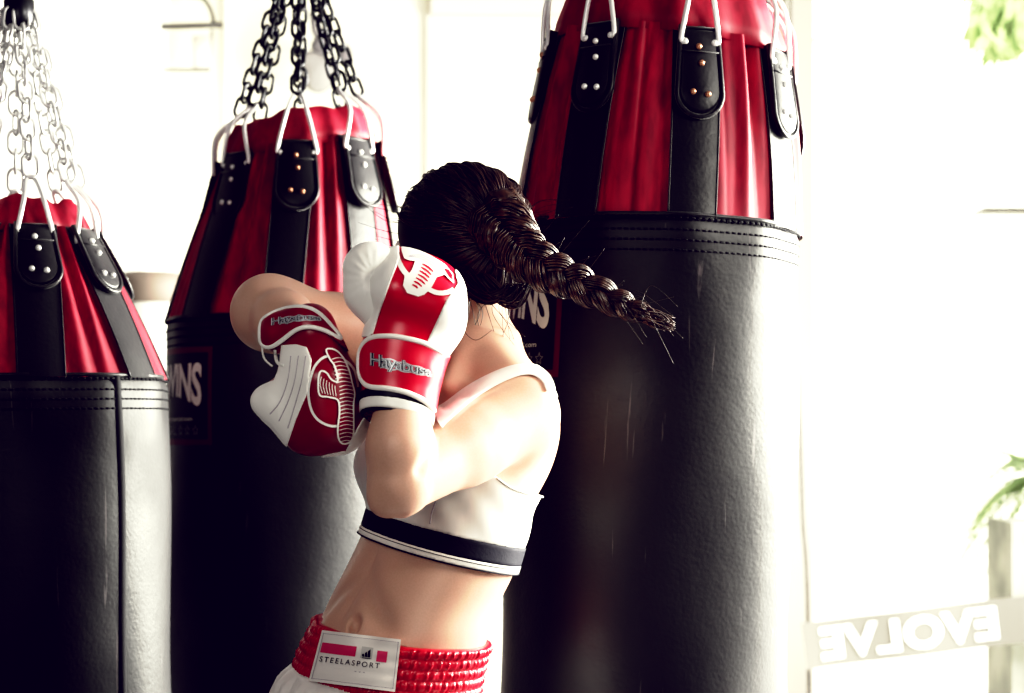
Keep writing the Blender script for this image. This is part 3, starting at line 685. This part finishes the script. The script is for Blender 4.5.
WIRE = {'steel_backlit': .0042, 'steel_light': .003}
def make_bag(root_loc, tilt, R, Hs, Rt, phi0, label, body_len=1.28, collar_h=.06, collar_tilt=0., apex_h=.62, steel='steel_backlit', logo=None, seed=1, group='heavy punching bags hanging on chains', shear=0., vseam=None, ring_m='steel_white', tabs_len=.15, hw_=.030, hin=.92, tabw=.037):
    """local frame: z=0 bottom of bag, z=body_len junction of leather and red skirt"""
    r_ = np.random.default_rng(seed); va = math.atan2(-root_loc[0], root_loc[1]); phi0 += va; logo = logo and (logo[0]+va, logo[1]+va, logo[2], logo[3]); vseam = vseam+va if vseam is not None else None
    root = empty('punching_bag', root_loc, (0, tilt, 0)); props(root, label, 'punching bag', group)
    J = body_len; nphi = 240
    ph = np.linspace(0, 2*PI, nphi, endpoint=False)        # phi measured from the side that faces the viewer
    def pol(phi, r, z): return np.stack([np.sin(phi)*r, -np.cos(phi)*r, z+0*r], -1)
    # leather body
    nz = 70; z = np.linspace(0, J, nz); mb = MB(); k1, k2, k3 = r_.random(3)*6
    Z, PH = np.meshgrid(z, ph, indexing='ij'); rr = R*np.ones_like(Z)
    rr = rr+.0035*np.sin(Z*9+k1+1.5*np.sin(PH*2+k2))+.003*np.sin(PH*3+Z*4+k2)+.002*np.sin(PH*5+k3-Z*11)
    edge = np.minimum(Z/.03, 1); rr = rr*(.9+.1*np.sqrt(1-(1-edge)**2)); rr = rr-.005*np.exp(-((J-Z)/.02)**2)*0
    top = np.clip((Z-(J-.012))/.012, 0, 1); rr = rr+.003*np.sin(PH*11+k1)*np.exp(-((J-Z)/.08)**2)-.006*top
    mb.add(pol(PH, rr, Z).reshape(-1, 3), grid_faces(nz, nphi, True)); mb.f.append(tuple(range(nphi))[::-1]); mb.mi.append(0)
    mb.build('leather_body', M['leather'], root)
    def rbody(phi, zz): return R+.0035*np.sin(zz*9+k1+1.5*np.sin(phi*2+k2))+.003*np.sin(phi*3+zz*4+k2)+.002*np.sin(phi*5+k3-zz*11)+.003*np.sin(phi*11+k1)*np.exp(-((J-zz)/.08)**2)
    sp = [phi0+k*PI/4 for k in range(8)]
    # gathered skirt
    kk = r_.random(12)*6
    def rskirt(phi, t):      # t 0 at junction, 1 under the collar
        base = (R-.006)*(1-t)+Rt*t; base = base+.012*np.sin(PI*t)**1*.6
        dphi = (phi-phi0+PI/8) % (PI/4)-PI/8            # distance to nearest strap
        bul = np.cos(dphi*4*PI/PI)                       # 1 on strap, -1 midway
        g = (.35+.65*t)
        fold = .017*np.abs(np.sin(phi*13+kk[0]+.8*np.sin(phi*3+kk[1])+t*.7*np.sin(phi*2+kk[4])))+.006*np.sin(phi*31+kk[2]+t*1.4)+.004*np.abs(np.sin(phi*22+kk[3]-t))
        return base+g*(fold-.007)*(1-.6*np.clip(bul, 0, 1))-.016*np.sin(PI*t)*(.5-.5*bul)*np.sin(phi*4+kk[5])**2
    def sz(phi, t): return J-.004+Hs*t+t*collar_tilt*np.sin(phi)*Rt
    def sxy(phi, t): return shear*t
    def sk(phi, t, off=0.):
        phi = np.asarray(phi, float); q = pol(phi, rskirt(phi, t)+off, sz(phi, t)); q[..., 0] += shear*t; return q
    nt_ = 44; T, PH = np.meshgrid(np.linspace(0, 1, nt_), np.linspace(0, 2*PI, 520, endpoint=False), indexing='ij')
    mb = MB(); mb.add(sk(PH, T).reshape(-1, 3), grid_faces(nt_, 520, True)); mb.build('gathered_skirt', M['red_fabric'], root)
    # collar: folded band, outer and inner face
    mb = MB(); prof = [(.0, .006), (.004, .012), (.35, .010), (.7, .006), (.98, .003), (1.0, -.002), (.9, -.008), (.0, -.012)]
    n = 200; pc = np.linspace(0, 2*PI, n, endpoint=False); rows = []
    for t, o in prof:
        rad = Rt+o-.022*t**1.5+.004*np.sin(pc*8-phi0*8+PI)*0+.003*np.sin(pc*9+kk[6])+.0025*np.sin(pc*17+kk[7])
        zt = J-.004+Hs-.012+collar_h*t+collar_tilt*np.sin(pc)*Rt+(.004*np.sin(pc*5+kk[8])+.003*np.sin(pc*11+kk[9]))*(t > .5)
        q = pol(pc, rad, zt); q[:, 0] += shear; rows.append(q)
    mb.add(np.concatenate(rows), grid_faces(len(prof), n, True)); mb.build('collar', M['red_collar'], root)
    zc = J+Hs+collar_h
    apex = np.array((shear, 0, zc+apex_h))
    for k, a in enumerate(sp):
        # flat strap sewn down the skirt
        hw = .038/R; nu = 9; tt = np.linspace(0, 1, 24); rows = []
        for t in tt:
            rad = (R-.006)*(1-t)+Rt*t; ww = .038+.0*t; q = sk(a+np.linspace(-1, 1, nu)*ww/rad, t, 0)
            ctr = pol(np.array([a]), np.array([rad+.010+.006*math.sin(PI*t)]), sz(a, t))[0]; ctr[0] += shear*t
            tan = np.array((math.cos(a), math.sin(a), 0)); rows.append(ctr+tan*np.linspace(-1, 1, nu)[:, None]*ww-np.array((math.sin(a), -math.cos(a), 0))*(.0045*np.linspace(-1, 1, nu)[:, None]**2))
        mb = MB(); mb.add(np.concatenate(rows), grid_faces(24, nu)); 
        for s in (1, -1):
            e = np.array([r[(0, -1)[s > 0]] for r in rows]); tube(mb, e, .0018, 5)
        mb.build('strap', M['leather_soft'], root)
        # leather tab with rivets; lies along the slope of the skirt
        rad_top = Rt+.016; out = np.array((math.sin(a), -math.cos(a), 0)); tan = np.array((math.cos(a), math.sin(a), 0))
        ztop = float(sz(a, 1))-.005; ptop = out*(Rt+.006)+np.array((shear, 0, ztop))
        slope = (R-Rt)/Hs; dn = nrm(out*slope*.95-np.array((0, 0, 1))); no = nrm(np.cross(tan, dn)); no = no if no@out > 0 else -no
        W, Lg = tabw, tabs_len; nseg = 16
        outline = [(-W*.8, 0), (W*.8, 0)]+[(W*math.cos(x), Lg-W+W*math.sin(x)) for x in np.linspace(0, PI, nseg)]
        mb = MB(); base = ptop+no*.008
        for layer, (sc, o0, o1) in enumerate(((1, -.006, .006), (.86, .006, .010))):
            oo = [(x*sc, (y-Lg*.5)*sc**.5+Lg*.5) for x, y in outline]; m = len(oo)
            def ringp(s_, o): return [base+tan*x*s_+dn*((y-Lg*.5)*s_+Lg*.5)+no*o for x, y in oo]
            rs = [ringp(.93, o0), ringp(1, o0+.002), ringp(1, o1-.002), ringp(.93, o1)]
            V = np.array(rs).reshape(-1, 3); f = grid_faces(4, m, True)+[tuple(range(m))[::-1], tuple(range(3*m, 4*m))]; mb.add(V, f, 0)
        # rounded rim welt
        tube(mb, [base+tan*x*.99+dn*y+no*.006 for x, y in outline[1:]+outline[:1]], .0042, 6)
        # fold line across
        tube(mb, [base+tan*x+dn*Lg*.30+no*.0105 for x in (-W*.8, 0, W*.8)], .0016, 5)
        tab = mb.build('leather_tab', M['leather_soft'], root)
        for (x, y) in ((-.002, .24), (.002, .42), (-.012, .74), (.012, .76)):
            rv = MB(); sphere(rv, base+tan*x+dn*Lg*y+no*.0105, (.0052, .0052, .0052), 0, 10, 6); rv.build('rivet', M['brass'] if (k % 2 == 0 and logo) else M['steel_white'], tab)
        # hanger: bent steel wire through the tab, straddling the collar
        o2 = out*.020
        hb = ptop+o2+np.array((0, 0, -.020)); hgt = collar_h+.042
        ins = -out*(Rt*(1-hin)+.03)
        pts = smooth_path([hb-tan*(hw_-.006)-np.array((0, 0, .005)), hb-tan*hw_+np.array((0, 0, .003)), hb-tan*hw_*.55+ins*.08+np.array((0, 0, hgt*.62)), hb-tan*.007+ins+np.array((0, 0, hgt)), hb+tan*.007+ins+np.array((0, 0, hgt)), hb+tan*hw_*.55+ins*.08+np.array((0, 0, hgt*.62)), hb+tan*hw_+np.array((0, 0, .003)), hb+tan*(hw_-.006)-np.array((0, 0, .005))], 40)
        mb = MB(); tube(mb, pts, .0042, 8); sphere(mb, pts[0], .006); sphere(mb, pts[-1], .006); mb.build('hanger', M[ring_m], root)
        ap = hb+ins+np.array((0, 0, hgt+.006))
        chain_mesh(ap, apex+out*.018, wire=WIRE[steel]).build('chain', M[steel], root)
    # stitched rows below the junction
    for i, dz in enumerate((.006, .024, .040, .056)):
        mb = MB(); n = 150
        for k in range(n):
            a0 = 2*PI*k/n; a1 = a0+2*PI/n*.68; aa = np.linspace(a0, a1, 4); tube(mb, pol(aa, rbody(aa, J-dz)+.0006+0*aa, J-dz), .0016 if i else .0022, 4)
        mb.build('stitching', M['stitch'], root)
    mb = MB(); aa = np.linspace(0, 2*PI, 160, endpoint=False); tube(mb, pol(aa, rbody(aa, J)-.002, J+0*aa), .004, 6, True); mb.build('seam_welt', M['leather_soft'], root)
    if vseam is not None:
        mb = MB(); zz_ = np.linspace(.0, J-.002, 60); rows = []
        for w in (-.008, -.003, 0, .003, .008):
            rows.append(pol(np.full(60, vseam)+w/R, rbody(vseam, zz_)+(.0030 if abs(w) < .005 else .0002), zz_))
        mb.add(np.concatenate(rows), grid_faces(5, 60)); mb.build('vertical_seam', M['stitch'], root)
    # swivel and eye above the chains
    mb = MB(); tube(mb, [apex+np.array((0, 0, -.03)), apex+np.array((0, 0, -.02)), apex+np.array((0, 0, .02)), apex+np.array((0, 0, .03))], [.018, .026, .026, .012], 14)
    tube(mb, [apex+np.array((.022*math.cos(x), 0, .05+.022*math.sin(x))) for x in np.linspace(0, 2*PI, 20, endpoint=False)], .005, 8, True); mb.build('swivel', M['steel_backlit'], root)
    if logo:
        a0, a1, z0, z1 = logo; lp = MB()
        def lpnt(u, v, off): phi = a0+(a1-a0)*u; zz_ = J-z1+(z1-z0)*v; return pol(phi, rbody(phi, zz_)+off, zz_)
        def rect(u0, v0, u1, v1, off, mi):
            a, b = np.meshgrid(np.linspace(u0, u1, 30), np.linspace(v0, v1, 8)); lp.add(lpnt(a.ravel(), b.ravel(), off), grid_faces(8, 30), mi)
        rect(0, 0, 1, 1, .0010, 1); rect(.045, .06, .955, .94, .0016, 0)
        pl = lp.build('logo_patch', [M['patch_black'], M['patch_border']], root); pl['label'] = 'black square patch with dark red border and white lettering'
        lt = MB()
        def tx(s, u0, v0, u1, v1, mi, bold=.0, space=1., lens=0.):
            vv, ff = text_mesh(s, 0, 0, 1, 1, .06, bold, space); x = vv[:, 0]; y = vv[:, 1]
            k = 1+lens*np.abs(2*x-1)**1.6; yy = v1-(v1-v0)*(1-y)*k if lens else v0+(v1-v0)*y
            lt.add(lpnt(u0+(u1-u0)*x, yy, .0022), ff, mi)
        tx('TWINS', .10, .50, .90, .84, 0, .035, .95, .38)
        tx('www.twinsspecial.com', .16, .235, .80, .29, 0, .012); tx('SPECIAL', .14, .10, .56, .20, 1)
        for i in range(3):
            c = (.635+i*.10, .15); pts = [(c[0]+(.036 if j % 2 == 0 else .015)*math.sin(j*PI/5), c[1]+(.055 if j % 2 == 0 else .023)*math.cos(j*PI/5)) for j in range(10)]
            pts2 = np.array(pts+pts[:1]); vv = []; 
            for j in range(10):
                q, ff = ribbon2d([pts2[j], pts2[j+1]], .006, 20); lt.add(lpnt(q[:, 0], q[:, 1], .0022), ff, 1)
        o = lt.build('lettering', [M['print_white'], M['print_grey']], pl, smooth=False)
    return root, apex
def place(cx, cy, dep, J): q = P(cx, cy, dep); return q, J
def bag(cx, seam_py, dep, tilt, **k):
    q = P(cx, seam_py, dep); J = 1.28; base = q-np.array((math.sin(tilt)*J, 0, math.cos(tilt)*J))
    return make_bag(base, tilt, **k)
R_ = math.radians
BA, apA = bag(657, 232, 2.90, R_(2.0), R=.244, Hs=.312, Rt=.187, phi0=R_(12), label='largest punching bag, black leather with red gathered top, behind the boxer on the right', collar_tilt=-.09, collar_h=.095, logo=(R_(-97), R_(-38), .062, .258), seed=3, shear=.010)
BB, apB = bag(285, 322, 3.60, R_(.0), R=.247, Hs=.36, tabw=.043, Rt=.150, phi0=R_(-2), label='dark punching bag in the middle with black chains, behind the bent elbow and gloves', collar_tilt=.16, logo=(R_(-92), R_(-34), .062, .258), seed=5, shear=.030, collar_h=.08, apex_h=.33, hw_=.039, hin=.86)
BC, apC = bag(20, 380, 3.0, R_(-1.2), R=.255, Hs=.265, Rt=.106, phi0=R_(8), label='leftmost punching bag, red gathered top under silver chains, cut by the left frame edge', collar_tilt=-.02, seed=9, shear=.012, collar_h=.062, apex_h=.32, hin=.96, steel='steel_light', vseam=R_(38), tabs_len=.13)

# ================================================================== THE PLACE
def struct(name, boxes, m, parent=None, rot=None):
    mb = MB()
    for lo, hi in boxes: box(mb, lo, hi)
    o = mb.build(name, m, parent, smooth=False); o['kind'] = 'structure'; return o
X = lambda px, y: (px-CX)*y/F
struct('floor', [((-3.4, -2.2, -.1), (3.2, 7.9, 0))], M['floor'])
struct('ground', [((-8, 7.9, -.12), (30, 45, -.02)), ((3.2, -6, -.12), (30, 7.9, -.02))], M['ground'])
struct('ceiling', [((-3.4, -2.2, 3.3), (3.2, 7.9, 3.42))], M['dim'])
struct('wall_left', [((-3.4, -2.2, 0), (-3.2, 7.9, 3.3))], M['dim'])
struct('light_block_right', [((3.2, -2.2, 0), (3.4, 2.4, 3.3))], M['dim'])  # unseen wall added to block daylight from the front right
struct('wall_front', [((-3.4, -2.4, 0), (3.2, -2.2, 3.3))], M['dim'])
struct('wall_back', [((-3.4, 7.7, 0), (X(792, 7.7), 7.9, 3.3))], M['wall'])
struct('pillar_left', [((-3.2, 7.15, 0), (X(143, 7.15), 7.7, 3.3))], M['wall_white'])
struct('trim_1', [((X(226, 7.68), 7.66, 0), (X(232, 7.68), 7.70, 3.3))], M['wall_white'])
struct('trim_2', [((X(427, 7.68), 7.665, 0), (X(433, 7.68), 7.70, 3.3))], M['trim'])
struct('trim_3', [((X(432, 7.68), 7.62, CZ+(HY-16)*7.66/F), (X(770, 7.68), 7.70, 3.3))], M['trim'])
struct('door_frame_right', [((X(784, 7.6), 7.55, 0), (X(812, 7.6), 7.72, 3.3))], M['pale_panel'])
# horizontal rail and cable in the doorway
mb = MB(); tube(mb, [P(800, 41, 7.6), P(860, 37, 7.6), P(952, 39, 7.6)], .008, 6); o = mb.build('wire', M['pale_metal'], smooth=True); props(o, 'thin grey wire strung across the bright opening at upper right', 'wire')
mb = MB(); tube(mb, smooth_path([P(795, 343, 6.4), P(800, 430, 6.4), P(803, 520, 6.4), P(806, 560, 6.4), P(808, 622, 6.4), (X(810, 6.4), 6.4, .01)], 40), .008, 6); tube(mb, smooth_path([P(795, 343, 6.4), P(792, 200, 6.4), (X(790, 6.4), 6.4, 3.3)], 20), .006, 6)
props(mb.build('rope', M['pale_metal']), 'thin grey rope hanging beside the right edge of the largest bag', 'rope')
# ceiling beam bags hang from + suspension chains
beam = MB()
for y in (2.9, 3.6): box(beam, (-2.2, y-.06, 3.12), (1.4, y+.06, 3.3))
o = beam.build('ceiling_beam', M['dim'], smooth=False); o['kind'] = 'structure'
for rt, ap in ((BA, apA), (BB, apB), (BC, apC)):
    bpy.context.view_layer.update()
    w = rt.matrix_world @ Vector(ap+np.array((0, 0, .065))); inv = rt.matrix_world.inverted()
    top = Vector((w.x, w.y if abs(w.y-3) > .05 else w.y, 3.30)); l0 = inv @ w; l1 = inv @ top
    chain_mesh(np.array(l0), np.array(l1)).build('suspension_chain', M['steel_backlit'], rt)
# banner with mirrored lettering (seen from behind)
yb = 6.2; b0 = P(815, 645, yb); b1 = P(1000, 622, yb); ux = (b1-b0); Lb = np.linalg.norm(ux); ux = ux/Lb; uz = np.array((-ux[2], 0, ux[0])); hb = 23.5*yb/F
bn = MB(); n = 30; uu = np.linspace(-.06, 1.5, n); rows = [np.array([b0+ux*Lb*u+uz*hb*s+np.array((0, .01*math.sin(u*9), 0)) for u in uu]) for s in (-1, 1)]
bn.add(np.concatenate(rows), grid_faces(2, n), 0)
vv, ff = text_mesh('EVOLVE', 0, 0, 1, 1, .06, .03, 1.05)
pts = np.array([b0+ux*Lb*(.985-.955*a)+uz*hb*(-.70+1.40*b)+np.array((0, -.006+.01*math.sin((.985-.955*a)*9), 0)) for a, b in vv]); bn.add(pts, ff, 1)
bnn = bn.build('banner', [M['mesh_banner'], M['banner_print']], smooth=False)
pe = b0+ux*Lb*1.5; pm = MB(); tube(pm, [(pe[0], pe[1], 0), (pe[0], pe[1], pe[2]+.25)], .02, 10); pm.build('pole', M['pale_metal'], bnn)
props(bnn, 'pale banner strip with reversed EVOLVE lettering at lower right', 'banner')
post = MB(); box(post, (X(1001, 6.6), 6.45, 0), (X(1001, 6.6)+.35, 6.8, CZ+(HY-520)*6.6/F)); 
props(post.build('concrete_post', M['concrete'], smooth=False), 'short weathered concrete post at the right edge below the palm leaves', 'post')
lg = MB(); box(lg, (X(978, 9.4), 9.3, CZ+(HY-214)*9.4/F), (X(1200, 9.4), 9.5, CZ+(HY-209)*9.4/F)); box(lg, (X(1190, 9.4), 9.3, 0), (X(1200, 9.4), 9.5, CZ+(HY-209)*9.4/F))
props(lg.build('railing', M['pale_metal'], smooth=False), 'thin brownish rail crossing the bright right edge', 'railing')
# tree with overhanging leaves
def leaf(mb, c, d, n_, L, W, mi=0):
    d = nrm(d); s = nrm(np.cross(d, n_)); u = np.cross(s, d); pts = []
    for t, w in ((0, .08), (.2, .75), (.45, 1), (.7, .7), (.9, .3), (1, .02)):
        for q in (-1, 0, 1): pts.append(c+d*t*L+s*q*w*W+u*(abs(q)*.25*W-.3*L*t*t))
    mb.add(np.array(pts), grid_faces(6, 3), mi)
tree = empty('tree', (X(1090, 9), 9.0, 0)); props(tree, 'tree with pale green leaves hanging into the upper right corner', 'tree'); TO = np.array((X(1090, 9), 9., 0))
tk = MB(); tube(tk, smooth_path([TO, TO+np.array((.04, 0, 1.2)), TO+np.array((-.05, 0, 2.4)), TO+np.array((0, 0, 3.9))], 20), np.linspace(.13, .07, 20), 12)
for k in range(7): e = P(985+k*16, 10-15*(k % 3), 9+.15*rng.normal()); tube(tk, smooth_path([TO+np.array((0, 0, 3.1)), (TO+np.array((0, 0, 4.0))+e)/2+np.array((0, 0, .12)), e], 12), np.linspace(.035, .008, 12), 6)
tk.build('trunk', M['bark'], tree, TO)
lf = MB()
for k in range(420):
    u = 976+abs(rng.normal())*38; v_ = -60+rng.random()*105-(12 if u < 985 else 0)
    if v_ > 30 and rng.random() < .5: v_ -= 20
    c = P(u, v_, 9+rng.normal()*.25); leaf(lf, c, np.array((rng.normal()*.5, rng.normal()*.3, -1)), nrm(rng.normal(size=3)), .13+.05*rng.random(), .035)
o = lf.build('foliage', M['leaf'], tree, TO); o['kind'] = 'stuff'
# palm-like plant
pr = np.array((X(1052, 7.6), 7.6, 0)); palm = empty('palm_plant', pr); props(palm, 'spiky pale green palm leaves at the right edge above the concrete post', 'plant')
ps = MB(); tube(ps, smooth_path([pr, pr+np.array((.02, 0, .5)), P(1040, 480, 7.6)], 12), np.linspace(.06, .035, 12), 10); ps.build('stem', M['bark'], palm, pr)
pf = MB()
for k in range(44):
    a = 2*PI*k/44; c = P(1040, 474, 7.6); el = -.7+1.7*rng.random(); d = np.array((math.cos(a), math.sin(a)*.8, el)); Lf = .30+.12*rng.random(); q = [c+nrm(d)*Lf*t+np.array((0, 0, -.22*t*t)) for t in np.linspace(0, 1, 12)]
    tube(pf, q, .0035, 4)
    for i in range(2, 12):
        for s in (-1, 1):
            sd = nrm(np.cross(d, (0, 0, 1)))*s; leaf(pf, np.array(q[i]), nrm(d)*.8+sd*.7, np.array((0, 0, 1.)), .10, .008)
pf.build('fronds', M['leaf'], palm, pr)
# pale free-standing padded post with brown cap
yp = 5.6; cpx = 150; rp = 43*yp/F; z1 = CZ+(HY-303)*yp/F; z2 = CZ+(HY-273)*yp/F; c0 = np.array((X(cpx, yp), yp, 0)); pst = empty('padded_post', c0); props(pst, 'pale padded post with brown cap between the left and middle bags', 'padded post')
def lathe(prof, c, m, name, par, n=40):
    mb = MB(); a = np.linspace(0, 2*PI, n, endpoint=False); rows = [np.stack([c[0]+r*np.cos(a), c[1]+r*np.sin(a), np.full(n, z)], 1) for r, z in prof]; mb.add(np.concatenate(rows), grid_faces(len(prof), n, True)); mb.f += [tuple(range(n))[::-1], tuple(range((len(prof)-1)*n, len(prof)*n))]; mb.mi += [0, 0]; return mb.build(name, m, par, c)
lathe([(rp*1.25, 0), (rp*1.25, .1), (rp*1.0, .14)], c0, M['tan'], 'base', pst); lathe([(rp*.9, .12), (rp*.96, .2), (rp*.95, z1-.02), (rp*.9, z1)], c0, M['pale_vinyl'], 'padding', pst); lathe([(rp*.96, z1-.005), (rp, z1), (rp*1., z2-.04), (rp*.93, z2-.01), (rp*.6, z2)], c0, M['tan'], 'cap', pst)
# folding chair hung on the back wall
yc = 7.55; ch = empty('folding_chair', P(182, 70, yc)); props(ch, 'pale folding chair hanging high on the back wall, between left and middle bags', 'chair'); co = P(182, 70, yc)
mb = MB(); tube(mb, smooth_path([P(141, 96, yc), P(144, 50, yc), P(150, 8, yc), P(160, -4, yc), P(196, -4, yc), P(209, 6, yc), P(214, 24, yc)], 40), .010, 8); tube(mb, [P(160, -4, yc), P(155, 28, yc), P(145, 66, yc)], .009, 8); tube(mb, [P(212, 30, yc), P(209, 70, yc)], .007, 8); tube(mb, [P(158, 70, yc), P(210, 70, yc)], .008, 8); mb.build('frame', M['pale_metal'], ch, co)
mb = MB(); tube(mb, [P(152, 27, yc-.03), P(223, 25, yc-.03)], .015, 8); mb.build('seat_edge', M['pale_metal'], ch, co)
mb = MB(); a_ = P(192, 36, yc); b_ = P(211, 68, yc); box(mb, (a_[0], yc-.01, b_[2]), (b_[0], yc+.01, a_[2])); mb.build('backrest_panel', M['pale_panel'], ch, co)
# grey bundle on hook
ym = 7.45; oo = P(322, 92, ym); hm = empty('training_mitts', oo); props(hm, 'blurred grey training mitts hanging on the back wall behind the dark backlit chains', 'mitts')
def blob(fn, name, m): return net_obj(name, fn, P(295, 100, ym)-np.array((0, .15, 0)), P(360, 5, ym)+np.array((0, .2, 0)), .008, m, hm, oo)
blob(lambda p: smin(ell(p, P(318, 74, ym), (.075, .06, .085)), ell(p, P(308, 62, ym), (.05, .05, .05)), .03), 'mitt', M['grey_cloth'])
blob(lambda p: smin(ell(p, P(322, 46, ym), (.05, .05, .045)), ell(p, P(345, 55, ym), (.035, .04, .05)), .03), 'mitt', M['grey_cloth_dark'])
mb = MB(); tube(mb, [P(312, 12, ym+.05), P(314, 30, ym+.03), P(320, 44, ym)], .014, 8); mb.build('hanging_strap', M['grey_cloth_dark'], hm, oo)

# ================================================================== LIGHT, SKY, CAMERA
w = bpy.data.worlds.new('World'); bpy.context.scene.world = w; w.use_nodes = True; bg = w.node_tree.nodes['Background']; bg.inputs[0].default_value = (1.0, .985, .91, 1); bg.inputs[1].default_value = 3.6
def area(name, loc, target, sx, sy, power, col=(1, 1, 1)):
    l = bpy.data.lights.new(name, 'AREA'); l.shape = 'RECTANGLE'; l.size = sx; l.size_y = sy; l.energy = power; l.color = col
    o = bpy.data.objects.new(name, l); C.objects.link(o); o.location = loc; o.rotation_euler = (Vector(target)-Vector(loc)).to_track_quat('-Z', 'Z').to_euler(); return o
area('window_light', (3.1, 3.6, 1.9), (0, 2.7, 1.3), 1.6, 2.2, 440, (1, .98, .95))
area('rear_light', (2.8, 5.0, 1.7), (-.6, 3.1, 1.2), 1.2, 2.0, 330, (1, .99, .96))
area('side_light', (2.6, .9, 2.5), (-.1, 2.4, 1.3), .9, .9, 54, (1, .97, .92))
area('wall_wash', (-.6, 5.6, 3.15), (-.6, 7.7, 1.6), 4.5, .6, 40, (1, .97, .90))
area('wall_wash_low', (-.6, 6.0, .12), (-.6, 7.7, 1.4), 4.5, .6, 25, (1, .97, .90))
area('front_fill', (-.7, .5, 1.9), (-.15, 2.4, 1.25), .8, .8, 6.5, (1, .96, .93))
area('room_fill', (-1.2, -1.4, 2.4), (-.3, 2.6, 1.3), 2.0, 1.6, 7, (.95, .92, 1))
cam = bpy.data.cameras.new('Camera'); co_ = bpy.data.objects.new('Camera', cam); C.objects.link(co_); bpy.context.scene.camera = co_
co_.location = (0, 0, CZ); co_.rotation_euler = (PI/2, 0, 0); cam.sensor_width = 36; cam.lens = F/1024*36; cam.shift_y = (HY-346.5)/1024; cam.clip_start = .05; cam.clip_end = 200
cam.dof.use_dof = True; cam.dof.focus_distance = 2.40; cam.dof.aperture_fstop = 4.5
sc = bpy.context.scene; sc.view_settings.view_transform = 'Standard'; sc.view_settings.look = 'None'; sc.view_settings.exposure = 0.0
vs = sc.view_settings; vs.use_curve_mapping = True; cmp_ = vs.curve_mapping; cmp_.use_clip = False
PT = [(0, 0), (.020, .0012), (.05, .021), (.12, .112), (.3, .42), (.5, .80), (.72, 1.)]
for ch_, (lo_, hi_) in enumerate(((.0022, 1.), (.0004, 1.), (.0080, .90))):
    c_ = cmp_.curves[ch_]
    for i, (x, y) in enumerate(PT):
        yy = lo_+(hi_-lo_)*y
        if i == 0: c_.points[0].location = (x, yy)
        elif i == len(PT)-1: c_.points[-1].location = (x, yy)
        else: c_.points.new(x, yy)
cmp_.update()
